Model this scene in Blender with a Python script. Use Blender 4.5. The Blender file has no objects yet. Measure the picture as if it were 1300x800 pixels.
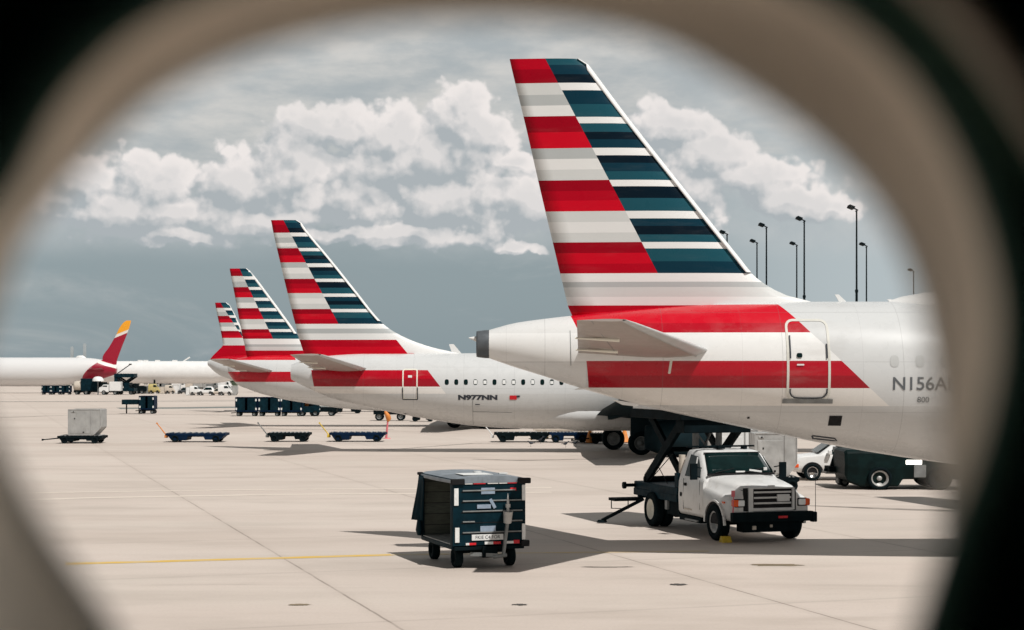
import bpy, bmesh, math, random
from mathutils import Vector, Matrix
random.seed(7)
R = math.radians
F, CX, CY, H = 2150.0, 650.0, 471.0, 4.4       # focal length in photo pixels, horizon, eye height
sc = bpy.context.scene
col = sc.collection

def X(px, d): return (px - CX) / F * d
def Z(py, d): return H + (CY - py) / F * d
def gd(py): return H * F / (py - CY)
def ground(px, py):
    d = gd(py); return Vector((X(px, d), d, 0))

# ------------------------------------------------------------------ materials
class NT:
    def __init__(s, nt): s.nt = nt
    def n(s, t, **kw):
        nd = s.nt.nodes.new(t)
        for k, v in kw.items(): setattr(nd, k, v)
        return nd
    def link(s, a, b): s.nt.links.new(a, b)
    def put(s, sock, v):
        if isinstance(v, bpy.types.NodeSocket): s.link(v, sock)
        elif isinstance(v, (tuple, list)) and sock.type == 'RGBA' and len(v) == 3: sock.default_value = (*v, 1)
        else: sock.default_value = v
    def m(s, op, a, b=None, c=None, clamp=False):
        nd = s.n('ShaderNodeMath', operation=op, use_clamp=clamp)
        s.put(nd.inputs[0], a)
        if b is not None: s.put(nd.inputs[1], b)
        if c is not None: s.put(nd.inputs[2], c)
        return nd.outputs[0]
    def mix(s, f, a, b, blend='MIX'):
        nd = s.n('ShaderNodeMix', data_type='RGBA', blend_type=blend)
        s.put(nd.inputs[0], f); s.put(nd.inputs[6], a); s.put(nd.inputs[7], b)
        return nd.outputs[2]
    def noise(s, vec, scale, detail=4, rough=.55, out=0, dist=0.0):
        nd = s.n('ShaderNodeTexNoise')
        if vec is not None: s.link(vec, nd.inputs['Vector'])
        nd.inputs['Scale'].default_value = scale; nd.inputs['Detail'].default_value = detail
        nd.inputs['Roughness'].default_value = rough; nd.inputs['Distortion'].default_value = dist
        return nd.outputs[out]
    def smooth(s, v, a, b, o0=0.0, o1=1.0):
        nd = s.n('ShaderNodeMapRange', interpolation_type='SMOOTHSTEP')
        s.put(nd.inputs[0], v); nd.inputs[1].default_value = a; nd.inputs[2].default_value = b
        nd.inputs[3].default_value = o0; nd.inputs[4].default_value = o1
        return nd.outputs[0]
    def scalevec(s, v, sx, sy, sz):
        nd = s.n('ShaderNodeVectorMath', operation='MULTIPLY'); s.link(v, nd.inputs[0]); nd.inputs[1].default_value = (sx, sy, sz)
        return nd.outputs[0]

def newmat(name):
    m = bpy.data.materials.new(name); m.use_nodes = True
    m.node_tree.nodes.clear()
    t = NT(m.node_tree)
    out = t.n('ShaderNodeOutputMaterial'); b = t.n('ShaderNodeBsdfPrincipled')
    t.link(b.outputs[0], out.inputs[0])
    return m, t, b

def paint(name, c, rough=.5, metal=0.0, var=.12, scale=3.0, spec=.28, coat=0.0, dirt=0.0, dirtcol=(.12, .10, .08), emit=None, bump=0.0):
    m, t, b = newmat(name)
    tc = t.n('ShaderNodeTexCoord').outputs['Object']
    n1 = t.noise(tc, scale, 5)
    lo = tuple(x * (1 - var) for x in c); hi = tuple(min(1, x * (1 + var)) for x in c)
    colr = t.mix(t.smooth(n1, .3, .7), lo, hi)
    if dirt:
        n2 = t.noise(t.scalevec(tc, 1, 1, .35), scale * 2.3, 7, .65)
        colr = t.mix(t.smooth(n2, .52, .75, 0, dirt), colr, dirtcol)
    t.link(colr, b.inputs['Base Color'])
    n3 = t.noise(tc, scale * 4, 3)
    t.link(t.smooth(n3, .2, .8, max(.03, rough - .08), min(1, rough + .1)), b.inputs['Roughness'])
    b.inputs['Metallic'].default_value = metal
    b.inputs['Specular IOR Level'].default_value = spec
    b.inputs['Coat Weight'].default_value = coat; b.inputs['Coat Roughness'].default_value = .08
    if emit:
        b.inputs['Emission Color'].default_value = (*emit[0], 1); b.inputs['Emission Strength'].default_value = emit[1]
    if bump:
        bp = t.n('ShaderNodeBump'); bp.inputs['Strength'].default_value = bump; bp.inputs['Distance'].default_value = .02
        t.link(n3, bp.inputs['Height']); t.link(bp.outputs[0], b.inputs['Normal'])
    return m

M = {}
M['white'] = paint('white_paint', (.74, .74, .73), .3, coat=.1, var=.03, dirt=.05, dirtcol=(.5, .48, .45), scale=.9)
M['truckwhite'] = paint('truck_white_paint', (.62, .62, .61), .35, coat=.15, var=.05, dirt=.4, dirtcol=(.38, .34, .30), scale=2.2)
M['teal'] = paint('dark_teal_paint', (.0035, .017, .025), .5, var=.3, dirt=.4, dirtcol=(.012, .025, .028), scale=2.5, spec=.04)
M['navy'] = paint('navy_paint', (.004, .015, .040), .5, var=.3, dirt=.4, dirtcol=(.015, .022, .035), scale=1.5, spec=.04)
M['black'] = paint('black_steel', (.0035, .008, .010), .75, var=.3, dirt=.3, dirtcol=(.012, .014, .014), spec=.05)
M['rubber'] = paint('tyre_rubber', (.005, .010, .012), .85, var=.25, dirt=.3, dirtcol=(.014, .016, .015), scale=6, bump=.3, spec=.04)
M['chrome'] = paint('bright_metal', (.62, .62, .62), .22, metal=1.0, var=.1)
M['steel'] = paint('grey_steel', (.20, .21, .21), .5, metal=.2, var=.2, dirt=.4)
M['alu'] = paint('scuffed_aluminium', (.42, .42, .41), .5, metal=.35, var=.15, dirt=.55, dirtcol=(.22, .20, .18), scale=2.2, bump=.2)
M['container'] = paint('container_grey', (.36, .36, .35), .55, metal=.15, var=.12, dirt=.5, dirtcol=(.2, .19, .17), scale=2.0, bump=.15)
M['exhaust'] = paint('exhaust_grey', (.10, .11, .12), .45, metal=.4, var=.2)
M['hole'] = paint('matte_black', (.006, .006, .007), .8, var=.3)  # flat black, also painted where openings and wheel wells lie in shade
M['glass'] = paint('dark_glazing', (.004, .014, .014), .06, var=.2, spec=.12)
M['cream'] = paint('cream_trim', (.70, .68, .60), .4, var=.05)
M['red'] = paint('red_lens', (.55, .012, .02), .3, var=.1)
M['orange'] = paint('orange_plastic', (.62, .22, .05), .5, var=.15)
M['amber'] = paint('amber_lens', (.75, .09, .01), .2, var=.1)
M['paleyellow'] = paint('pale_yellow_paint', (.50, .42, .18), .55, dirt=.4)
M['yellow'] = paint('yellow_paint', (.65, .45, .05), .55, var=.2, dirt=.5)
M['pink'] = paint('faded_red_pole', (.62, .16, .19), .5, var=.1)
M['lamp'] = paint('headlamp_glass', (.75, .77, .78), .08, var=.05, spec=.8)
M['litlamp'] = paint('lit_headlamp', (.9, .88, .8), .1, emit=((1, .95, .85), 2.5))
M['plate'] = paint('white_plate', (.68, .69, .68), .45, var=.06, dirt=.3, dirtcol=(.3, .3, .3), scale=8)
M['bluegrey'] = paint('pale_sticker', (.24, .30, .38), .5, var=.1, scale=8)
M['roofgrey'] = paint('cart_roof_sheet', (.20, .23, .26), .5, metal=.2, var=.2, dirt=.6, dirtcol=(.10, .11, .12), scale=2.2)
M['ink'] = paint('dark_lettering', (.03, .035, .045), .5, var=.1)
M['beige'] = paint('beige_panel', (.55, .49, .42), .55, var=.08, dirt=.3)
M['shirt'] = paint('dark_workwear', (.03, .04, .06), .8)
M['nacelle'] = paint('nacelle_grey', (.16, .18, .19), .4, var=.12, dirt=.3)
M['wing_shade'] = paint('shaded_wing_dark', (.007, .018, .023), .6, var=.12, spec=.08)  # shade on silver-grey wings and engines put into a near-black colour
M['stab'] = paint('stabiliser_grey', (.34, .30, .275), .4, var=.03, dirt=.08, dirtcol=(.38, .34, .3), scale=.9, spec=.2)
M['shade'] = paint('window_shade', (.47, .48, .475), .4, var=.04)
M['inkgrey'] = paint('grey_lettering', (.10, .11, .12), .5, var=.05)
M['doortrim'] = paint('door_trim', (.60, .59, .54), .4, var=.05)
M['silver'] = paint('silver_bar', (.55, .56, .56), .4, var=.1, spec=.4)
M['glove'] = paint('haze_grey', (.34, .38, .40), .8, var=.1, scale=.05)  # distance haze mixed into the towers' own colour

def plank_mat():
    m, t, b = newmat('worn_cart_planks')
    tc = t.n('ShaderNodeTexCoord').outputs['Object']
    sep = t.n('ShaderNodeSeparateXYZ'); t.link(tc, sep.inputs[0])
    fz = t.m('FRACT', t.m('MULTIPLY', sep.outputs[2], 3.9))
    line = t.m('LESS_THAN', fz, .07)
    n = t.noise(t.scalevec(tc, .7, 1, 6), 4, 7, .65)
    c = t.mix(t.smooth(n, .25, .75), (.06, .072, .062), (.135, .15, .12))
    rowv = t.n('ShaderNodeTexWhiteNoise', noise_dimensions='1D')
    t.link(t.m('FLOOR', t.m('MULTIPLY', sep.outputs[2], 3.9)), rowv.inputs['W'])
    c = t.mix(t.m('MULTIPLY', rowv.outputs[0], .3), c, (.09, .085, .06))
    c = t.mix(line, c, (.02, .02, .02))
    t.link(c, b.inputs['Base Color']); b.inputs['Roughness'].default_value = .8
    return m
M['plank'] = plank_mat()

# ------------------------------------------------------------------ mesh builder
class MB:
    def __init__(s): s.v = []; s.f = []; s.mi = []; s.sm = []; s.gr = []; s.k = 0; s.depth = 0
    def add(s, vs, fs, mi=0, smooth=False):
        o = len(s.v); s.v += [tuple(v) for v in vs]
        for f in fs: s.f.append([o + i for i in f]); s.mi.append(mi); s.sm.append(smooth); s.gr.append(s.k)
    def box(s, a, b, mi=0, rot=None, piv=None):
        x0, y0, z0 = a; x1, y1, z1 = b
        vs = [Vector((x, y, z)) for z in (z0, z1) for y in (y0, y1) for x in (x0, x1)]
        if rot is not None:
            p = Vector(piv) if piv is not None else (Vector(a) + Vector(b)) / 2
            vs = [rot @ (v - p) + p for v in vs]
        s.add(vs, [(0, 2, 3, 1), (4, 5, 7, 6), (0, 1, 5, 4), (2, 6, 7, 3), (0, 4, 6, 2), (1, 3, 7, 5)], mi)
        return s
    def bar(s, p, q, w, h, mi=0):
        p, q = Vector(p), Vector(q); d = (q - p).normalized()
        up = Vector((0, 0, 1)) if abs(d.z) < .95 else Vector((0, 1, 0))
        u = d.cross(up).normalized(); t = u.cross(d)
        vs = [c + u * a * w / 2 + t * b * h / 2 for c in (p, q) for a, b in ((-1, -1), (1, -1), (1, 1), (-1, 1))]
        s.add(vs, [(3, 2, 1, 0), (4, 5, 6, 7), (0, 1, 5, 4), (1, 2, 6, 5), (2, 3, 7, 6), (3, 0, 4, 7)], mi)
        return s
    def tube(s, p, q, r0, r1=None, n=12, mi=0, caps=True):
        r1 = r0 if r1 is None else r1
        p, q = Vector(p), Vector(q); d = (q - p).normalized()
        up = Vector((0, 0, 1)) if abs(d.z) < .95 else Vector((0, 1, 0))
        u = d.cross(up).normalized(); t = d.cross(u)
        ring = lambda c, r: [c + (u * math.cos(2 * math.pi * i / n) + t * math.sin(2 * math.pi * i / n)) * r for i in range(n)]
        s.add(ring(p, r0) + ring(q, r1), [(i, i + n, (i + 1) % n + n, (i + 1) % n) for i in range(n)], mi, True)
        if caps: s.add(ring(p, r0), [tuple(range(n))], mi); s.add(ring(q, r1), [tuple(range(n))[::-1]], mi)
        return s
    def lathe(s, prof, o, axis='y', n=28, mi=0, closed=False):
        o = Vector(o); vs = []
        for r, h in prof:
            for i in range(n):
                a = 2 * math.pi * i / n; c, sn = math.cos(a) * r, math.sin(a) * r
                vs.append(o + (Vector((c, h, sn)) if axis == 'y' else Vector((h, c, sn)) if axis == 'x' else Vector((c, sn, h))))
        k = len(prof); fs = []
        for j in range(k if closed else k - 1):
            for i in range(n):
                fs.append((j * n + i, j * n + (i + 1) % n, ((j + 1) % k) * n + (i + 1) % n, ((j + 1) % k) * n + i))
        s.add(vs, fs, mi, True)
        return s
    def loft(s, rings, mi=0, smooth=True, caps=True, closed=True):
        n = len(rings[0]); vs = [v for r in rings for v in r]; fs = []
        for j in range(len(rings) - 1):
            for i in range(n if closed else n - 1):
                fs.append((j * n + i, j * n + (i + 1) % n, (j + 1) * n + (i + 1) % n, (j + 1) * n + i))
        s.add(vs, fs, mi, smooth)
        if caps: s.add(rings[0], [tuple(range(n))[::-1]], mi); s.add(rings[-1], [tuple(range(n))], mi)
        return s
    def prism(s, poly, y0, y1, mi=0, plane='xz'):
        mk = (lambda a, b, c: (a, c, b)) if plane == 'xz' else (lambda a, b, c: (c, a, b)) if plane == 'yz' else (lambda a, b, c: (a, b, c))
        n = len(poly)
        s.add([mk(a, b, y0) for a, b in poly] + [mk(a, b, y1) for a, b in poly],
              [tuple(range(n)), tuple(range(n, 2 * n))[::-1]] + [(i, i + n, (i + 1) % n + n, (i + 1) % n) for i in range(n)], mi)
        return s
    def build_split(s, name, mats, parent=None, bevel=0):
        first = None
        for g0 in sorted(set(s.gr)):
            b = MB(); idx = [i for i, gg in enumerate(s.gr) if gg == g0]; used = sorted({v for i in idx for v in s.f[i]}); mp = {v: k for k, v in enumerate(used)}
            b.v = [s.v[v] for v in used]
            for i in idx: b.f.append([mp[v] for v in s.f[i]]); b.mi.append(s.mi[i]); b.sm.append(s.sm[i]); b.gr.append(0)
            o = b.build(name, mats, parent, bevel); first = first or o
        return first
    def build(s, name, mats, parent=None, bevel=0, sharp=None):
        me = bpy.data.meshes.new(name); me.from_pydata(s.v, [], s.f); me.validate()
        bm = bmesh.new(); bm.from_mesh(me); bmesh.ops.recalc_face_normals(bm, faces=bm.faces); bm.to_mesh(me); bm.free()
        mats = mats if isinstance(mats, (list, tuple)) else [mats]
        for m in mats: me.materials.append(m)
        if len(me.polygons) == len(s.mi):
            me.polygons.foreach_set('material_index', s.mi); me.polygons.foreach_set('use_smooth', s.sm)
        me.update()
        o = bpy.data.objects.new(name, me); col.objects.link(o); o.parent = parent
        if bevel:
            b = o.modifiers.new('bevel', 'BEVEL'); b.width = bevel; b.segments = 2; b.limit_method = 'ANGLE'; b.angle_limit = R(40)
        return o

for _nm in ('box', 'bar', 'tube', 'lathe', 'loft', 'prism'):
    def _mk(f0):
        def g0(s, *a, **k):
            s.k += 1; return f0(s, *a, **k)
        return g0
    setattr(MB, _nm, _mk(getattr(MB, _nm)))

def tag(o, label=None, cat=None, group=None, kind=None):
    for k, v in (('label', label), ('category', cat), ('group', group), ('kind', kind)):
        if v: o[k] = v
    return o
def thing(name, label, cat, loc=(0, 0, 0), rz=0, group=None):
    o = bpy.data.objects.new(name, None); col.objects.link(o); o.empty_display_size = .3
    o.location = loc; o.rotation_euler = (0, 0, rz)
    return tag(o, label, cat, group)
def copy_tree(o, parent=None):
    c = o.copy(); col.objects.link(c); c.parent = parent
    for ch in list(o.children): copy_tree(ch, c)
    return c
def dup(o, loc, rz, label, scale=None, group=None):
    c = copy_tree(o); c.location = loc; c.rotation_euler = (0, 0, rz); c['label'] = label
    if group: c['group'] = group
    if scale: c.scale = scale
    return c
SPLIT = {'frame', 'side_marker', 'hood_seam', 'wiper', 'reflective_strip', 'sticker', 'corner_bumper', 'tail_skid', 'red_reflector', 'white_reflector', 'reflector', 'rib', 'dashboard_papers', 'stay_cable', 'hydraulic_ram', 'leg', 'roof_patch', 'antenna', 'floodlight', 'blade_antenna', 'hinge_fairing', 'curtain_flap', 'door_seam', 'windshield_seal', 'step', 'tow_hook', 'cross_tube', 'scissor_arm', 'latch'}
def part_mesh(name, mats, parent, fn, bevel=0):
    b = MB(); fn(b)
    if name in SPLIT: return b.build_split(name, mats, parent, bevel)
    return b.build(name, mats, parent, bevel)

def text_mesh(name, body, size, mat, parent, mw, extrude=.002, bold=0.0):
    cu = bpy.data.curves.new(name, 'FONT'); cu.body = body; cu.size = size; cu.extrude = extrude; cu.align_x = 'CENTER'; cu.align_y = 'CENTER'; cu.offset = bold
    to = bpy.data.objects.new(name + '_src', cu); col.objects.link(to)
    bpy.context.view_layer.update()
    me = bpy.data.meshes.new_from_object(to.evaluated_get(bpy.context.evaluated_depsgraph_get()))
    bpy.data.objects.remove(to, do_unlink=True)
    me.materials.clear(); me.materials.append(mat); me.transform(mw)
    o = bpy.data.objects.new(name, me); col.objects.link(o); o.parent = parent
    return o

# ------------------------------------------------------------------ wheels
def wheel(parent, c, r, w, side=1, rim='steel', axis='y', n=28, name='wheel', rimfrac=.6):
    """tyre mesh with a rim sub-part; side = +1/-1 is the outward direction on the axle"""
    b = MB(); hw = w / 2; rr = r * rimfrac
    b.lathe([(rr, -hw), (r * .9, -hw), (r * .97, -hw * .85), (r, -hw * .6), (r, hw * .6), (r * .97, hw * .85), (r * .9, hw), (rr, hw)], c, axis, n, closed=True)
    t = b.build(name, M['rubber'], parent)
    b = MB(); s = side
    b.lathe([(.001, s * hw * .35), (rr * .25, s * hw * .45), (rr * .3, s * hw * .1), (rr * .75, s * hw * .05), (rr * .85, s * hw * .75), (rr, s * hw * .9), (rr * 1.02, -s * hw * .8), (.001, -s * hw * .8)], c, axis, n)
    b.build('rim', M[rim], t)
    return t

# ================================================================== SETTING: ground, sky
def ground_mat():
    m, t, b = newmat('apron_concrete')
    pos = t.n('ShaderNodeNewGeometry').outputs['Position']
    sep = t.n('ShaderNodeSeparateXYZ'); t.link(pos, sep.inputs[0]); x, y = sep.outputs[0], sep.outputs[1]
    a = R(17.7); ca, sa = math.cos(a), math.sin(a)
    u = t.m('ADD', t.m('MULTIPLY', x, ca), t.m('MULTIPLY', y, sa))
    v = t.m('ADD', t.m('MULTIPLY', x, -sa), t.m('MULTIPLY', y, ca))
    wob = t.m('MULTIPLY', t.m('SUBTRACT', t.noise(pos, 1.3, 3), .5), .05)
    def grid(c, off, per=7.65):
        f = t.m('FRACT', t.m('ADD', t.m('DIVIDE', t.m('SUBTRACT', t.m('ADD', c, wob), off), per), 100.5))
        return t.m('MULTIPLY', t.m('ABSOLUTE', t.m('SUBTRACT', f, .5)), per), f
    du, _ = grid(u, 6.98); dv, _ = grid(v, 59.6)
    uv = t.n('ShaderNodeCombineXYZ'); t.link(u, uv.inputs[0]); t.link(v, uv.inputs[1]); uvv = uv.outputs[0]
    big = t.noise(pos, .035, 6, .6); mid = t.noise(t.scalevec(pos, .5, 1.6, 1), .35, 7, .62); fine = t.noise(pos, 14, 4, .6)
    c = t.mix(t.smooth(big, .3, .7), (.535, .458, .405), (.60, .522, .468))
    c = t.mix(t.smooth(mid, .42, .74, 0, .6), c, (.41, .35, .30))
    wide = t.noise(t.scalevec(pos, .10, .55, 1), .35, 7, .65)
    c = t.mix(t.smooth(wide, .42, .72, 0, .55), c, (.58, .52, .46))
    c = t.mix(t.smooth(wide, .50, .28, 0, .35), c, (.40, .33, .28))
    # slab to slab tone
    cell = t.n('ShaderNodeTexWhiteNoise', noise_dimensions='2D')
    cv = t.n('ShaderNodeCombineXYZ')
    t.link(t.m('FLOOR', t.m('ADD', t.m('DIVIDE', t.m('SUBTRACT', u, 6.98), 7.65), 100)), cv.inputs[0])
    t.link(t.m('FLOOR', t.m('ADD', t.m('DIVIDE', t.m('SUBTRACT', v, 59.6), 7.65), 100)), cv.inputs[1])
    t.link(cv.outputs[0], cell.inputs['Vector'])
    c = t.mix(t.m('MULTIPLY', cell.outputs[0], .22), c, (.44, .38, .33))
    c = t.mix(t.smooth(fine, .35, .75, 0, .18), c, (.36, .32, .28))
    # tyre and fluid stains, long and thin along the taxi direction
    st = t.noise(t.scalevec(pos, .12, .9, 1), .5, 6, .7)
    c = t.mix(t.smooth(st, .60, .80, 0, .55), c, (.27, .23, .20))
    spots = t.noise(t.scalevec(pos, .5, 1, 1), 1.1, 5, .75)
    c = t.mix(t.smooth(spots, .70, .78, 0, .6), c, (.17, .14, .12))
    patchn = t.n('ShaderNodeTexVoronoi', feature='F1'); t.link(t.scalevec(pos, .11, .16, 1), patchn.inputs['Vector']); patchn.inputs['Scale'].default_value = 1.0
    c = t.mix(t.smooth(patchn.outputs['Distance'], .06, .22, .14, 0), c, (.33, .28, .24))
    hair = t.noise(t.scalevec(pos, .9, 2.2, 1), .9, 9, .72)
    hl = t.smooth(t.m('ABSOLUTE', t.m('SUBTRACT', hair, .5)), .0, .008, .14, 0)
    c = t.mix(hl, c, (.30, .25, .21))
    # joints: main lines dark, cross joints faint
    jn = t.m('MULTIPLY', t.smooth(t.noise(pos, .6, 3), .3, .6, .35, 1), t.smooth(y, 30, 110, 1, .15))
    ju = t.m('MULTIPLY', t.smooth(du, .010, .04, .65, 0), jn)
    jv = t.m('MULTIPLY', t.smooth(dv, .03, .10, .22, 0), jn)
    c = t.mix(ju, c, (.15, .12, .10)); c = t.mix(jv, c, (.20, .17, .15))
    su = t.smooth(du, 0, .3, .10, 0)
    c = t.mix(su, c, (.30, .25, .21))
    t.link(c, b.inputs['Base Color'])
    t.link(t.smooth(mid, .3, .8, .85, .62), b.inputs['Roughness'])
    b.inputs['Specular IOR Level'].default_value = .3
    bp = t.n('ShaderNodeBump'); bp.inputs['Strength'].default_value = .25; bp.inputs['Distance'].default_value = .01
    t.link(fine, bp.inputs['Height']); t.link(bp.outputs[0], b.inputs['Normal'])
    return m
g = MB(); g.add([(-3000, -200, 0), (3000, -200, 0), (3000, 5000, 0), (-3000, 5000, 0)], [(0, 1, 2, 3)])
tag(g.build('apron_ground', ground_mat()), kind='structure')

def worn(name, c, base=(.5, .44, .38), amount=.55):
    m, t, b = newmat(name)
    pos = t.n('ShaderNodeNewGeometry').outputs['Position']
    n = t.noise(t.scalevec(pos, .6, 2, 1), 1.6, 7, .7)
    cc = t.mix(t.smooth(n, .40, .66, 0, amount), c, base)
    t.link(cc, b.inputs['Base Color']); b.inputs['Roughness'].default_value = .75
    return m
M['yline'] = worn('worn_yellow_line', (.62, .40, .07))
M['yline_faint'] = worn('faint_yellow_line', (.56, .42, .22), amount=.8)
M['darkstrip'] = worn('dark_band', (.06, .06, .055), (.12, .11, .10), .5)
M['greystrip'] = worn('grey_band', (.14, .16, .15), (.2, .2, .19), .6)
M['tyremark'] = worn('tyre_mark', (.17, .14, .12), (.42, .37, .32), .9)
M['paleline'] = worn('worn_pale_line', (.66, .58, .50), (.52, .46, .40), .7)
M['oil'] = worn('oil_stain', (.16, .12, .07), (.3, .24, .16), .7)
M['rope'] = worn('dark_drain', (.05, .045, .04), (.08, .07, .06), .5)

def strip(name, pts, w, mat, z=.004):
    """flat painted band along ground points, ends ragged"""
    b = MB(); vs = []
    for i, (p, ww) in enumerate(zip(pts, w if isinstance(w, list) else [w] * len(pts))):
        a = pts[max(0, i - 1)]; c = pts[min(len(pts) - 1, i + 1)]
        d = (c - a).normalized(); n = Vector((-d.y, d.x, 0))
        vs += [p + n * ww / 2 + Vector((0, 0, z)), p - n * ww / 2 + Vector((0, 0, z))]
    b.add(vs, [(2 * i, 2 * i + 1, 2 * i + 3, 2 * i + 2) for i in range(len(pts) - 1)])
    return tag(b.build(name, M[mat]), kind='structure')
gp = ground
strip('painted_taxi_line', [gp(83, 716), gp(200, 713), gp(360, 708.5), gp(497, 704.5)], .38, 'yline')
strip('painted_taxi_line', [gp(498, 704.5), gp(560, 703.6), gp(700, 702), gp(900, 700)], .3, 'yline_faint')
strip('dark_ground_band', [gp(-200, 510), gp(40, 510), gp(300, 509), gp(520, 508)], 2.4, 'darkstrip')  # long dark band across the far apron
strip('grey_ground_band', [gp(150, 518.5), gp(230, 518), gp(300, 517), gp(420, 516)], 7.5, 'greystrip')  # wider grey band across the far apron
strip('tyre_mark', [gp(283, 545), gp(330, 544.5), gp(390, 545.5), gp(500, 545.5)], [.2, .9, .5, .2], 'tyremark')
strip('painted_pale_line', [gp(-40, 637), gp(120, 632), gp(350, 628), gp(700, 625)], .5, 'paleline')
strip('painted_pale_line', [gp(-40, 627), gp(300, 622), gp(700, 619)], .4, 'paleline')
strip('tyre_mark', [gp(-40, 532), gp(60, 528), gp(150, 526), gp(300, 527)], .8, 'tyremark')
strip('tyre_mark', [gp(600, 583), gp(660, 584.5), gp(760, 583)], [.3, .8, .3], 'tyremark')
strip('tyre_mark', [gp(760, 561), gp(600, 563), gp(480, 572)], [.3, .4, .2], 'tyremark')
strip('tyre_mark', [gp(1000, 641), gp(1100, 645), gp(1300, 652)], [.15, .5, .8], 'tyremark')
strip('tyre_mark', [gp(1020, 618), gp(1100, 620), gp(1300, 623)], [.15, .5, .8], 'tyremark')
def blob(name, px, py, rx, ry, mat):
    b = MB(); c = gp(px, py); n = 26; rnd = random.Random(px)
    k = [1 + rnd.uniform(-.25, .25) for _ in range(n)]
    b.add([c + Vector((math.cos(2 * math.pi * i / n) * rx * k[i], math.sin(2 * math.pi * i / n) * ry * k[i], .008)) for i in range(n)], [tuple(range(n))])
    return tag(b.build(name, M[mat]), kind='structure')
blob('oil_stain', 985, 717.5, .62, .2, 'oil'); blob('oil_stain', 861, 742.5, .17, .14, 'rope')
blob('oil_stain', 660, 768, .14, .1, 'rope'); blob('oil_stain', 380, 768, .2, .1, 'oil'); blob('oil_stain', 770, 720, .55, .12, 'tyremark')

# ------------------------------------------------------------------ world
SUNV = Vector((.40, -.55, 1.0)).normalized()      # towards the sun
elev = math.asin(SUNV.z); az = math.atan2(SUNV.x, SUNV.y)
w = bpy.data.worlds.new('World'); sc.world = w; w.use_nodes = True
w.node_tree.nodes.clear(); t = NT(w.node_tree)
wo = t.n('ShaderNodeOutputWorld'); bg = t.n('ShaderNodeBackground'); t.link(bg.outputs[0], wo.inputs[0])
sky = t.n('ShaderNodeTexSky'); sky.sky_type = 'NISHITA'; sky.sun_disc = False
sky.sun_elevation = elev; sky.sun_rotation = az; sky.air_density = 1.0; sky.dust_density = 1.5; sky.ozone_density = 1.0
STR = .1
bg.inputs[1].default_value = STR
gen = t.n('ShaderNodeTexCoord').outputs['Generated']
sp = t.n('ShaderNodeSeparateXYZ'); t.link(gen, sp.inputs[0])
azn = t.m('ARCTAN2', sp.outputs[0], sp.outputs[1])
hor = t.m('SQRT', t.m('ADD', t.m('MULTIPLY', sp.outputs[0], sp.outputs[0]), t.m('MULTIPLY', sp.outputs[1], sp.outputs[1])))
el = t.m('ARCTAN2', sp.outputs[2], hor)
cuv = t.n('ShaderNodeCombineXYZ'); t.link(azn, cuv.inputs[0]); t.link(el, cuv.inputs[1])
# cumulus field, in angle space
BL = [(195, 238, 62, 38), (150, 268, 95, 30), (230, 275, 70, 22), (105, 225, 40, 28), (375, 215, 66, 42), (310, 235, 60, 34), (420, 160, 60, 20),
      (500, 172, 60, 44), (590, 150, 46, 36), (545, 200, 95, 44), (480, 215, 70, 34), (430, 245, 110, 34), (590, 250, 120, 36), (690, 262, 70, 30),
      (855, 158, 38, 28), (900, 205, 52, 36), (940, 238, 85, 30), (870, 245, 70, 34), (1010, 262, 60, 20), (655, 205, 40, 20),
      (350, 275, 130, 16), (520, 300, 130, 14), (230, 305, 45, 12), (660, 312, 30, 7), 
      (-250, 230, 180, 50), (1500, 220, 160, 50), (1800, 180, 160, 60), (-700, 240, 220, 60)]
grp = bpy.data.node_groups.new('cloud_field', 'ShaderNodeTree')
grp.interface.new_socket('Vector', in_out='INPUT', socket_type='NodeSocketVector')
grp.interface.new_socket('Value', in_out='OUTPUT', socket_type='NodeSocketFloat')
q = NT(grp); gi = q.n('NodeGroupInput'); go = q.n('NodeGroupOutput')
vec = gi.outputs[0]
w1 = q.noise(vec, 22, 3, .5, out=1); w2 = q.noise(vec, 60, 4, .5, out=1)
def vm(op, a, b):
    n = q.n('ShaderNodeVectorMath', operation=op); q.link(a, n.inputs[0])
    if isinstance(b, bpy.types.NodeSocket): q.link(b, n.inputs[1])
    else: n.inputs[1].default_value = b
    return n.outputs[0]
wv = vm('ADD', vec, vm('MULTIPLY', vm('SUBTRACT', w1, (.5, .5, .5)), (.045, .030, 0)))
wv = vm('ADD', wv, vm('MULTIPLY', vm('SUBTRACT', w2, (.5, .5, .5)), (.013, .011, 0)))
acc = None
for (bx, by, rx, ry) in BL:
    cx, cy = math.atan((bx - 650) / F), math.atan((CY - by) / F)
    dvv = vm('MULTIPLY', vm('SUBTRACT', wv, (cx, cy, 0)), (F / (rx * 1.25), F / (ry * 1.25), 0))
    ln = q.n('ShaderNodeVectorMath', operation='LENGTH'); q.link(dvv, ln.inputs[0])
    val = q.m('SUBTRACT', 1.0, ln.outputs['Value'])
    if acc is None: acc = val
    else:
        nd = q.n('ShaderNodeMath', operation='SMOOTH_MAX'); q.link(acc, nd.inputs[0]); q.link(val, nd.inputs[1]); nd.inputs[2].default_value = .18
        acc = nd.outputs[0]
w3 = q.noise(vec, 130, 4, .55, out=1)
bv = vm('ADD', vec, vm('MULTIPLY', vm('SUBTRACT', w3, (.5, .5, .5)), (.006, .006, 0)))
def billow(sc_):
    n = q.n('ShaderNodeTexVoronoi', voronoi_dimensions='2D', feature='SMOOTH_F1'); q.link(bv, n.inputs['Vector']); n.inputs['Scale'].default_value = sc_; n.inputs['Smoothness'].default_value = .35
    return q.m('SUBTRACT', .45, n.outputs['Distance'])
acc = q.m('ADD', acc, q.m('MULTIPLY', billow(38), .62))
acc = q.m('ADD', acc, q.m('MULTIPLY', billow(92), .34))
acc = q.m('ADD', acc, q.m('MULTIPLY', billow(210), .16))
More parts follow.
